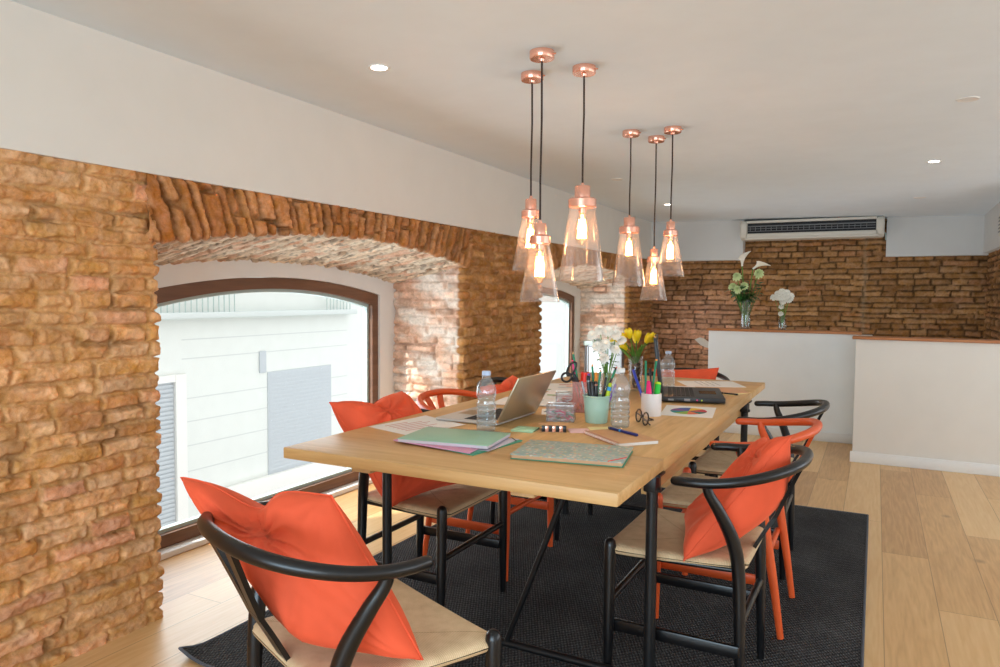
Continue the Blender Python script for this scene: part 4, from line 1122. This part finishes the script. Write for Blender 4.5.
def build_cups():
    # mint pot
    cx, cy = -.915, 2.545
    t = thing('pen_pot', 'mint green metal pot full of pens in the middle of the table', 'pen pot', (cx, cy, TZ))
    MB().lathe([(.0001, .002), (.039, .002), (.0395, 0), (.041, .003), (.0455, .05), (.0458, .053), (.0455, .056), (.0495, .096), (.0525, .098), (.053, .101), (.0515, .103), (.0485, .101), (.044, .05), (.039, .006), (.0001, .006)], 40, caps=False).build('pot', 'mintpot', t)
    z0 = TZ + .012
    I = [('marker', 'lime highlighter with a blue band in the mint pot', 'pen', (cx + .02, cy - .005, z0), (-.852, 2.512, .900), .0075, 'p_lime', ((.80, .90, 'p_cyan', 1.05, 'band'),)),
         ('marker', 'purple felt pen at the right rim of the mint pot', 'pen', (cx + .018, cy + .01, z0), (-.838, 2.528, .895), .0045, 'p_purple', ()),
         ('marker', 'cream felt pen leaning right in the mint pot', 'pen', (cx + .02, cy + .02, z0), (-.846, 2.545, .918), .0055, 'p_cream', ()),
         ('pencil', 'green pencil with a red tip leaning right in the mint pot', 'pencil', (cx - .01, cy + .01, z0), (-.838, 2.530, .955), .0042, 'p_dark', ((.80, .96, 'p_green', 1.06, 'band'), (.96, 1.03, 'p_red', 1, 'point'))),
         ('pencil', 'green pencil upright in the mint pot', 'pencil', (cx - .01, cy, z0), (-.888, 2.500, .942), .0042, 'p_green', ((1, 1.05, 'kraft', 1, 'point'),)),
         ('pencil', 'green pencil with an orange point at the back of the mint pot', 'pencil', (cx - .01, cy + .02, z0), (-.928, 2.520, .958), .0042, 'p_green', ((1, 1.05, 'p_orange', 1, 'point'),)),
         ('pen', 'orange pen at the back of the mint pot', 'pen', (cx, cy + .016, z0), (-.915, 2.525, .935), .0052, 'p_orange', ()),
         ('pen', 'yellow pen at the back of the mint pot', 'pen', (cx - .01, cy + .018, z0), (-.942, 2.520, .930), .0052, 'p_yel', ((.9, 1, 'p_purple', 1.05, 'cap'),)),
         ('pen', 'thick black pen at the left of the mint pot', 'pen', (cx - .015, cy - .01, z0), (-.932, 2.487, .925), .0075, 'p_dark', ((.86, .9, 'steel', 1.05, 'ring'),)),
         ('pen', 'short black marker in the middle of the mint pot', 'pen', (cx, cy - .02, z0), (-.915, 2.480, .905), .0085, 'p_dark', ()),
         ('pen', 'black pen with a copper ring in the mint pot', 'pen', (cx, cy, z0), (-.902, 2.490, .905), .0075, 'p_dark', ((.9, .94, 'copper', 1.05, 'ring'),)),
         ('pen', 'slim black pen beside the highlighter in the mint pot', 'pen', (cx + .01, cy, z0), (-.868, 2.505, .920), .0045, 'p_dark', ()),
         ('pen', 'slim steel pen at the left rim of the mint pot', 'pen', (cx - .02, cy - .01, z0), (-.950, 2.470, .905), .0038, 'steel', ())]
    I = [it[:4] + ((it[4][0] - .01, it[4][1] + .035, it[4][2]),) + it[5:] for it in I]
    pen_set(None, I)
    # rose translucent cup
    cx, cy = -1.052, 2.755
    t = thing('pen_cup', 'translucent rose square cup holding scissors behind the clear boxes', 'pen cup', (cx, cy, TZ), .25)
    w = .036; g = MB()
    for (a, b, c, d) in ((-w, -w, w, -w + .002), (-w, w - .002, w, w), (-w, -w, -w + .002, w), (w - .002, -w, w, w)): g.box((a, b, 0), (c, d, .125))
    g.box((-w, -w, 0), (w, w, .003)); g.build('cup', 'rose', t)
    z0 = TZ + .008
    stick('glue_stick', 'red capped glue stick in the rose cup', 'glue stick', (cx + .005, cy - .005, z0 + .025), (-1.040, 2.750, .912), .0150, 'capwhite', ((.55, 1.0, 'p_red', 1.12, 'cap'), (.40, .46, 'p_red', 1.02, 'band')))
    stick('pencil', 'green pencil leaning left in the rose cup', 'pencil', (cx, cy, z0), (-1.085, 2.732, .985), .0045, 'p_green', ((1, 1.05, 'kraft', 1, 'point'),))
    stick('marker', 'pink felt pen beside the scissors in the rose cup', 'pen', (cx - .01, cy + .01, z0), (-1.088, 2.735, .960), .0062, 'p_pink', ())
    stick('pencil', 'yellow pencil seen through the rose cup', 'pencil', (cx - .02, cy, z0), (-1.035, 2.765, .875), .0042, 'p_yel', ())
    # scissors
    s = thing('scissors', 'black handled scissors standing open in the rose cup', 'scissors', (cx - .012, cy, z0))
    def W(p): return tuple(Vector(p) - Vector((cx - .012, cy, z0)))
    g = MB()
    for c, r1, r2, tl in (((-1.108, 2.718, .890), .017, .0145, .2), ((-1.090, 2.727, .925), .012, .025, -.5)):
        pts = []
        for i in range(24):
            a = 2 * PI * i / 24; u = r1 * math.cos(a) * 1.15; v = r2 * math.sin(a) * 1.25
            uu = u * math.cos(tl) - v * math.sin(tl); vv = u * math.sin(tl) + v * math.cos(tl)
            pts.append(W((c[0] + uu * .88, c[1] + uu * .46, c[2] + vv)))
        g.tube(pts, .0045, 8, closed=True)
    g.tube([W((-1.092, 2.724, .888)), W((-1.076, 2.735, .878)), W((-1.064, 2.745, .855))], [.006, .011, .006], 8)
    g.tube([W((-1.083, 2.73, .905)), W((-1.074, 2.737, .885)), W((-1.064, 2.745, .855))], [.005, .010, .006], 8)
    g.build('handle', 'p_dark', s)
    MB().tube([W((-1.085, 2.737, .875)), W((-1.062, 2.752, TZ + .02))], [.007, .002], 6, flat=(1, .25)).build('blade', 'steel', s)
    # white ribbed cup
    cx, cy = -.780, 2.805
    t = thing('pen_cup', 'white ribbed cup with pink and green markers in front of the black laptop', 'pen cup', (cx, cy, TZ))
    MB().lathe([(.0001, .002), (.0385, 0), (.039, .002), (.039, .088), (.0375, .089), (.0365, .087), (.0365, .004), (.0001, .004)], 72, caps=False, ribs=lambda a, z: 1 + .018 * abs(math.cos(12 * a)) if True else 1).build('cup', 'cupwhite', t)
    z0 = TZ + .008
    pen_set(None, [('pen', 'blue pen leaning left in the white cup', 'pen', (cx - .01, cy - .01, z0), (-.856, 2.800, .930), .0055, 'p_blue', ((.93, 1, 'p_dark', .9, 'cap'),)),
        ('pencil', 'green pencil at the left of the white cup', 'pencil', (cx - .02, cy - .01, z0), (-.808, 2.815, .965), .0045, 'p_green', ()),
        ('pencil', 'green pencil with an orange end at the back of the white cup', 'pencil', (cx - .01, cy + .01, z0), (-.775, 2.850, .970), .0045, 'p_green', ((.97, 1, 'p_orange', 1.02, 'end'),)),
        ('marker', 'hot pink highlighter in the white cup', 'pen', (cx - .006, cy - .012, z0 + .02), (-.796, 2.820, .884), .0135, 'p_pink', ()),
        ('marker', 'bright green highlighter in the white cup', 'pen', (cx + .016, cy + .004, z0 + .02), (-.764, 2.842, .880), .0125, 'p_grn', ((.9, .97, 'p_lime', 1.03, 'band'),)),
        ('pencil', 'dark pencil leaning left in the white cup', 'pencil', (cx + .01, cy - .005, z0), (-.792, 2.820, .935), .0042, 'p_dark', ())])

def clear_box(label, x, y, rz, w, d, h, cols, seed):
    t = thing('clip_box', label, 'box', (x, y, TZ), rz, 'clear acrylic boxes of clips')
    g = MB(); th = .002
    g.box((-w, -d, 0), (w, d, th)); g.box((-w, -d, 0), (w, -d + th, h)); g.box((-w, d - th, 0), (w, d, h)); g.box((-w, -d, 0), (-w + th, d, h)); g.box((w - th, -d, 0), (w, d, h))
    g.build('box', 'acrylic', t)
    MB().box((-w - .001, -d - .001, h), (w + .001, d + .001, h + .004), 0, .001).build('lid', 'acrylic', t)
    rr = random.Random(seed)
    o = thing('paper_clips', label.split(' with')[0].replace('clear', 'coloured clips inside the clear') if False else 'heap of coloured clips inside ' + ('the nearer clear box' if seed == 1 else 'the farther clear box'), 'clips', (x, y, TZ + .003), rz); o['kind'] = 'stuff'
    g = MB()
    for i in range(70):
        c = Vector((rr.uniform(-w + .01, w - .01), rr.uniform(-d + .01, d - .01), rr.uniform(.004, h * .55))); a = rr.uniform(0, PI); b = rr.uniform(-.6, .6); ln = .011
        T = TR(c.x, c.y, c.z, b, rr.uniform(-.5, .5), a)
        g.tube([(-ln, -.003, 0), (ln * .8, -.003, 0), (ln, 0, 0), (ln * .8, .003, 0), (-ln, .003, 0)], .0013, 5, mat=rr.randrange(len(cols)), T=T)
    g.build('clips', cols, o)['kind'] = 'stuff'

def build_small():
    bottle('clear water bottle with pale blue cap standing by the green notebook', -1.191, 2.190, .208, 'capblue')
    bottle('clear water bottle with white cap beside the mint pot', -.808, 2.498, .212, 'capwhite')
    bottle('clear water bottle with blue cap behind the black laptop', -.945, 3.705, .19, 'capblue')
    clear_box('nearer clear box with pink and green clips, lid of pale notes', -1.045, 2.515, .30, .052, .040, .060, ['p_pink', 'red_ink', 'teal', 'paper', 'pink'], 1)
    clear_box('farther clear box with white and red clips behind the nearer box', -1.140, 2.800, .35, .044, .036, .064, ['paper', 'red_ink', 'capwhite', 'p_red', 'kraft'], 2)
    # eyeglasses
    t = thing('eyeglasses', 'tortoiseshell eyeglasses lying between the bottle and the white cup', 'glasses', (-.752, 2.585, TZ), math.radians(-54)); t.scale = (1.12, 1.12, 1.12)
    for s in (-1, 1):
        pts = [(s * .033 + .025 * math.cos(a), 0 + .003 * math.sin(a), .024 + .020 * math.sin(a)) for a in [2 * PI * i / 24 for i in range(24)]]
        MB().tube(pts, .0026, 8, closed=True).build('rim', 'tortoise', t)
        MB().lathe([(.0001, .0), (.023, .0003)], 20, T=TR(s * .033, .0, .024, PI / 2), caps=False).build('lens', 'acrylic', t)
        MB().tube(smooth_path([(s * .060, 0, .030), (s * .062, .010 + .004 * s, .026), (s * .03, .018 + .005 * s, .018), (-s * .045, .016 + .005 * s, .006)], 5), .0024, 8).build('temple', 'tortoise', t)
    MB().tube([(-.009, 0, .028), (0, -.001, .033), (.009, 0, .028)], .0024, 8).build('bridge', 'tortoise', t)

def petal_blob(mb, c, r, n, seed, mat=0, flat=.55, layers=3):
    rr = random.Random(seed); Rm = Matrix.Rotation(rr.uniform(.5, 1.2), 3, 'X') @ Matrix.Rotation(rr.uniform(-.5, .5), 3, 'Y')
    for l in range(-1, layers):
        for i in range(n):
            a = 2 * PI * (i + .5 * l) / n + rr.uniform(-.1, .1); el = .05 + .42 * l + rr.uniform(-.1, .1)
            d = Vector((math.cos(a) * math.cos(el), math.sin(a) * math.cos(el), math.sin(el)))
            k = r * (1 - .12 * l)
            d = Rm @ d; side = Rm @ Vector((-math.sin(a), math.cos(a), 0)); up = d.cross(side)
            P = []
            for u in range(4):
                f = u / 3; wd = k * .34 * math.sin(PI * (.15 + .75 * f)); row = []
                for v in (-1, 0, 1): row.append(tuple(Vector(c) + d * k * f + side * wd * v - up * (k * .10 * (v * v)) - Vector((0, 0, k * .25 * f * f))))
                P.append(row)
            mb.grid(P, mat)
    mb.lathe([(r * .25, -r * .15), (r * .3, 0), (r * .15, r * .3)], 8, mat, T=Matrix.Translation(c))

def leaf(mb, p, d, ln, w, mat=0, droop=.3):
    d = Vector(d).normalized(); s = d.cross(Vector((0, 0, 1))); s = s.normalized() if s.length > .01 else Vector((1, 0, 0)); P = []
    for i in range(7):
        f = i / 6; q = Vector(p) + d * ln * f - Vector((0, 0, droop * ln * f * f)); ww = w * math.sin(PI * min(1, .08 + f * .92)) ** .8
        P.append([tuple(q + s * ww * v + Vector((0, 0, .15 * w * v * v))) for v in (-1, 0, 1)])
    mb.grid(P, mat)

def build_flowers():
    # glass cylinder with tulips
    cx, cy = -1.060, 3.515
    t = thing('vase', 'glass cylinder vase holding the yellow tulips', 'vase', (cx, cy, TZ))
    MB().lathe([(.0001, .004), (.030, .003), (.0335, 0), (.0345, .003), (.0345, .172), (.0335, .174), (.0320, .172), (.0320, .012), (.0001, .012)], 32, caps=False).build('glass', 'vase', t)
    o = thing('bark_chips', 'brown bark chips filling the tulip vase', 'bark chips', (cx, cy, TZ + .014)); o['kind'] = 'stuff'
    g = MB(); rr = random.Random(5)
    for i in range(60):
        a = rr.uniform(0, 2 * PI); r = .021 * math.sqrt(rr.random()); z = .006 + rr.random() * .115; s = rr.uniform(.005, .009)
        g.lathe([(.0001, -s), (s * .8, -s * .4), (s, .2 * s), (s * .5, s * .8), (.0001, s)], 6, T=TR(r * math.cos(a), r * math.sin(a), z, rr.uniform(0, 3), rr.uniform(0, 3)), smooth=False)
    g.build('chips', 'pebble', o)['kind'] = 'stuff'
    heads = [(-1.133, 3.45, 1.015, -.7), (-1.100, 3.49, .998, -.5), (-1.100, 3.467, 1.035, -.3), (-1.080, 3.477, 1.058, -.1), (-1.050, 3.492, 1.048, .1), (-1.012, 3.515, 1.036, .4), (-1.000, 3.535, 1.040, .5), (-1.07, 3.55, 1.03, 0)]
    labs = 'yellow tulip in the glass cylinder beside the black laptop'
    for (x, y, z, lean) in heads:
        base = Vector((cx + (x - cx) * .12, cy + (y - cy) * .12, TZ + .135)); hd = Vector((x, y, z - .045))
        t = thing('tulip', labs, 'flower', tuple(base), 0, 'yellow tulips in the glass cylinder')
        mid = base.lerp(hd, .55); mid.z += .01; mid.x -= (x - cx) * .12
        MB().tube([tuple(Vector(p) - base) for p in smooth_path([tuple(base), tuple(mid), tuple(hd)], 5)], .0028, 8).build('stem', 'stem', t)
        dr = (hd - mid).normalized(); dr = (dr + Vector((lean * .4, 0, .3))).normalized(); q = dr.to_track_quat('Z', 'Y').to_matrix().to_4x4()
        T = Matrix.Translation(hd - base) @ q; g = MB()
        for l in range(2):
            for i in range(3):
                a0 = 2 * PI * (i + .5 * l) / 3; P = []
                for u in range(7):
                    f = u / 6; r = .0205 * (math.sin(PI * (.10 + .62 * f)) ** .8) * (1 - .05 * l); zz = f * .052; hw = 1.05 * math.cos(PI / 2 * max(0, (f - .35) / .65) ** 1.6) + .04
                    P.append([(r * math.cos(a0 + hw * v), r * math.sin(a0 + hw * v), zz) for v in (-1, -.5, 0, .5, 1)])
                g.grid(P, T=T)
        g.build('flower_head', 'tulip', t)
        g = MB(); leaf(g, (0, 0, 0), (x - cx + rr.uniform(-.04, .04), y - cy + rr.uniform(-.03, .03), .13), .13, .011, droop=.2)
        g.build('leaf', 'leafl', t)
    # white chrysanthemums in a clear bottle-vase
    cx, cy = -.985, 2.868
    t = thing('vase', 'clear ribbed glass vase with white flowers behind the mint pot', 'vase', (cx, cy, TZ))
    MB().lathe([(.0001, .005), (.034, .003), (.0365, 0), (.038, .004), (.038, .10), (.035, .115), (.029, .125), (.029, .130), (.031, .133), (.029, .136), (.031, .140), (.029, .144), (.031, .148), (.0305, .152), (.0275, .150), (.0275, .125), (.034, .110), (.036, .01), (.0001, .010)], 36, caps=False).build('glass', 'vase', t)
    MB().lathe([(.0001, .011), (.0355, .011), (.0355, .095), (.0001, .095)], 24, caps=False).build('water', 'water', t)
    hs = [(-1.024, 2.835, 1.065, .026), (-.998, 2.850, 1.088, .026), (-.965, 2.860, 1.082, .026), (-.935, 2.875, 1.068, .026), (-.915, 2.885, 1.045, .024), (-1.000, 2.830, 1.020, .027), (-.972, 2.850, 1.030, .028), (-1.012, 2.850, 1.038, .022), (-.935, 2.870, 1.008, .024), (-.975, 2.840, .972, .026), (-.95, 2.89, 1.02, .024), (-.985, 2.838, 1.002, .02)]
    for i, (x, y, z, r) in enumerate(hs):
        x -= .018; r *= .84
        base = Vector((cx, cy, TZ + .06)); hd = Vector((x, y, z))
        t = thing('chrysanthemum', 'white chrysanthemum in the ribbed glass vase on the table', 'flower', tuple(base), 0, 'white chrysanthemums in the glass vase')
        g = MB(); g.tube([tuple(Vector(p) - base) for p in smooth_path([tuple(base), (cx + (x - cx) * .25, cy + (y - cy) * .25, TZ + .16), tuple(hd)], 5)], .0020, 6); g.build('stem', 'stem', t)
        g = MB(); petal_blob(g, hd - base, r, 13, i); g.build('flower_head', 'petal', t)
        g = MB()
        for q in range(3):
            m = hd.lerp(base, .18 + .12 * q) - base; a = rr.uniform(0, 2 * PI); leaf(g, tuple(m), (math.cos(a), math.sin(a), .3), .030, .009, droop=.4)
        g.build('leaf', 'leaf', t)
    # vases on the parapet
    Z2 = .940
    cx, cy = -1.036, 6.765
    t = thing('vase', 'tall clear glass vase with callas and green roses on the half wall', 'vase', (cx, cy, Z2))
    MB().lathe([(.0001, .008), (.036, .004), (.040, 0), (.0415, .004), (.0415, .262), (.040, .264), (.0385, .262), (.0385, .015), (.0001, .015)], 28, caps=False).build('glass', 'vase', t)
    MB().lathe([(.0001, .016), (.038, .016), (.038, .12), (.0001, .12)], 20, caps=False).build('water', 'water', t)
    def stemto(t, base, hd, r=.0035, mat='stem'):
        MB().tube([tuple(Vector(p) - base) for p in smooth_path([tuple(base), tuple(base.lerp(hd, .5) + Vector((0, 0, .02))), tuple(hd)], 5)], r, 6).build('stem', mat, t)
    base = Vector((cx, cy, Z2 + .03))
    for i, (x, z, lab, tilt) in enumerate(((-1.078, 1.50, 'narrow white calla standing upright in the tall vase', .0), (-.985, 1.475, 'open white calla leaning right in the tall vase', .9))):
        hd = Vector((x, cy, z)); t = thing('calla_lily', lab, 'flower', tuple(base), 0, 'callas in the tall vase'); stemto(t, base, hd, .005)
        g = MB(); P = []
        for u in range(9):
            f = u / 8; row = []
            for v in range(15):
                a = 2 * PI * v / 14; r = .008 + .026 * f ** 2.2 + (.020 * f ** 3 * (1 + math.cos(a)))
                row.append((r * math.cos(a), r * math.sin(a), .10 * f + .035 * f ** 2 * math.cos(a)))
            P.append(row)
        g.grid(P, T=Matrix.Translation(hd - base) @ Matrix.Rotation(tilt, 4, 'Y')); g.build('flower_head', 'petal', t)
        MB().lathe([(.004, .0), (.005, .06), (.001, .075)], 8, T=Matrix.Translation(hd - base) @ Matrix.Rotation(tilt, 4, 'Y')).build('spadix', 'p_yel', t)
    for i, (x, y, z, r) in enumerate(((-1.118, 6.74, 1.418, .042), (-1.155, 6.76, 1.328, .040), (-1.110, 6.72, 1.300, .038), (-1.048, 6.73, 1.335, .038), (-.935, 6.75, 1.445, .044))):
        hd = Vector((x, y, z)); t = thing('green_rose', 'pale green rose in the tall vase on the half wall', 'flower', tuple(base), 0, 'pale green roses in the tall vase'); stemto(t, base, hd)
        g = MB(); petal_blob(g, hd - base, r, 9, i + 50, layers=4); g.build('flower_head', 'rosette', t)
    for i in range(12):
        a = rr.uniform(-PI, 0) if i % 2 else rr.uniform(0, 2 * PI); L_ = rr.uniform(.06, .17)
        hd = Vector((cx + L_ * math.cos(a), cy + L_ * .4 * math.sin(a), rr.uniform(1.22, 1.36)))
        t = thing('leafy_sprig', 'dark green leafy sprig in the tall vase on the half wall', 'foliage', tuple(base), 0, 'leafy sprigs in the tall vase'); stemto(t, base, hd, .0025, 'leaf')
        g = MB()
        for q in range(7):
            m = hd.lerp(Vector((cx, cy, Z2 + .24)), q * .13) - base; b = rr.uniform(0, 2 * PI); leaf(g, tuple(m), (math.cos(b), math.sin(b) * .6, rr.uniform(-.3, .5)), rr.uniform(.055, .085), .026)
        g.build('leaf', 'leaf', t)
    cx, cy = -.727, 6.765
    t = thing('vase', 'small clear bottle vase with white daisies on the half wall', 'vase', (cx, cy, Z2))
    MB().lathe([(.0001, .005), (.030, .003), (.034, 0), (.035, .003), (.035, .085), (.030, .10), (.018, .115), (.017, .14), (.019, .143), (.016, .143), (.015, .115), (.028, .097), (.0325, .08), (.0325, .01), (.0001, .009)], 24, caps=False).build('glass', 'vase', t)
    base = Vector((cx, cy, Z2 + .02))
    for i, (dx, dy, z) in enumerate(((-.075, 0, 1.235), (-.045, .02, 1.265), (-.01, 0, 1.285), (.03, .01, 1.275), (.065, 0, 1.245), (-.03, -.03, 1.235), (.02, -.03, 1.238), (.05, -.02, 1.215), (.0, -.02, 1.20), (-.01, -.01, 1.150), (-.015, -.01, 1.09))):
        hd = Vector((cx + dx, cy + dy, z)); t = thing('daisy', 'white daisy in the small bottle vase', 'flower', tuple(base), 0, 'white daisies in the small vase'); stemto(t, base, hd, .002)
        g = MB(); petal_blob(g, hd - base, .032 if i < 9 else .024, 11, i + 80, layers=2); g.build('flower_head', 'petal', t)

def build_cabinet():
    t = thing('wall_cabinet', 'white metal-framed cabinet fixed to the brick in the far window recess', 'cabinet', (-2.60, 7.47, .15))
    MB().box((-.175, -.04, 0), (.20, .02, .52), 0, .004).build('door', 'board', t)
    g = MB()
    for a, b in (((-.19, -.05, -.01), (-.17, .02, .54)), ((.19, -.05, -.01), (.21, .02, .54)), ((-.19, -.05, .52), (.21, .02, .54)), ((-.19, -.05, -.01), (.21, .02, .01))): g.box(a, b, 0, .003)
    g.build('frame', 'steel', t)
    MB().lathe([(.012, 0), (.012, .02)], 12, T=TR(.15, -.04, .30, PI / 2)).build('knob', 'steel', t)
    t2 = thing('conduit', 'thin steel conduit running up the jamb beside the white cabinet', 'pipe', (-2.82, 7.46, 0))
    MB().tube([(0, 0, 0), (0, 0, .70)], .010, 10).build('pipe', 'steel', t2)
    MB().box((-.02, -.02, .68), (.10, .02, .73), 0, .005).build('junction_box', 'rail', t2)

# ------------------------------------------------------------------ lights
def area(name, loc, target, sx, sy, e, c):
    li = bpy.data.lights.new(name, 'AREA'); li.shape = 'RECTANGLE'; li.size = sx; li.size_y = sy; li.energy = e; li.color = c
    o = bpy.data.objects.new(name, li); COL.objects.link(o); o.location = loc
    o.rotation_euler = (Vector(target) - Vector(loc)).to_track_quat('-Z', 'Y').to_euler(); return o

def build_light():
    w = bpy.data.worlds.new('sky'); SC.world = w; w.use_nodes = True
    bg = w.node_tree.nodes['Background']; bg.inputs[0].default_value = (.97, .975, 1, 1); bg.inputs[1].default_value = 1.5
    s = bpy.data.lights.new('sun', 'SUN'); s.energy = 5.5; s.angle = .01; s.color = (1, .96, .9)
    o = bpy.data.objects.new('sun', s); COL.objects.link(o); o.rotation_euler = Vector((.42, .72, -.72)).to_track_quat('-Z', 'Y').to_euler()
    # fill lamps, added at made-up openings in the rear and right walls
    area('fill_rear', (0, -3.15, 1.15), (0, 3, 1.9), 3.6, 1.5, 150, (.60, .82, 1))
    for y in (.45 + .9 + .9, 4.75): area('fill_side', (2.75, y, 1.15), (0, y, 1.0), 2.2, 1.25, 15, (.82, .92, 1))
    area('daylight_stair', (1.9, 6.8, .2), (0, 8.4, 1.6), .6, .6, 2.0, (.8, .9, 1))
    # sky through the two arched windows
    area('daylight_window', (XP - .35, 2.97, .75), (0, 2.97, .55), 1.6, 1.1, 24, (.80, .91, 1))
    area('daylight_window', (XP - .35, 6.45, .75), (0, 6.45, .55), 1.6, 1.1, 20, (.80, .91, 1))

def build_camera():
    cam = bpy.data.cameras.new('camera'); o = bpy.data.objects.new('camera', cam); COL.objects.link(o)
    cam.sensor_fit = 'HORIZONTAL'; cam.sensor_width = 36; cam.lens = 722.04 / 1000 * 36; cam.clip_start = .05; cam.clip_end = 200
    yaw, pitch, roll = .47975431, -.05254449, .00815526
    f = Vector((-math.sin(yaw) * math.cos(pitch), math.cos(yaw) * math.cos(pitch), math.sin(pitch)))
    r = Vector((math.cos(yaw), math.sin(yaw), 0)); u = r.cross(f)
    r2 = r * math.cos(roll) + u * math.sin(roll); u2 = u * math.cos(roll) - r * math.sin(roll)
    mt = Matrix((r2, u2, -f)).transposed().to_4x4(); mt.translation = (0, 0, 1.22)
    o.matrix_world = mt; SC.camera = o
    cam.dof.use_dof = False

setup_materials()
build_room(); build_brick(); build_outside()
build_table(); build_chairs(); build_cushions(); build_rug()
build_pendants(); build_ac(); build_laptops(); build_papers(); build_cups(); build_small(); build_flowers(); build_cabinet()
build_light(); build_camera()
SC.view_settings.view_transform = 'Standard'; SC.view_settings.look = 'None'; SC.view_settings.gamma = 1; SC.view_settings.use_curve_mapping = False
SC.view_settings.exposure = 0.15
SC.cycles.use_denoising = True
SC.cycles.max_bounces = 10; SC.cycles.transparent_max_bounces = 24; SC.cycles.sample_clamp_indirect = 6
SC.cycles.caustics_reflective = False; SC.cycles.caustics_refractive = False
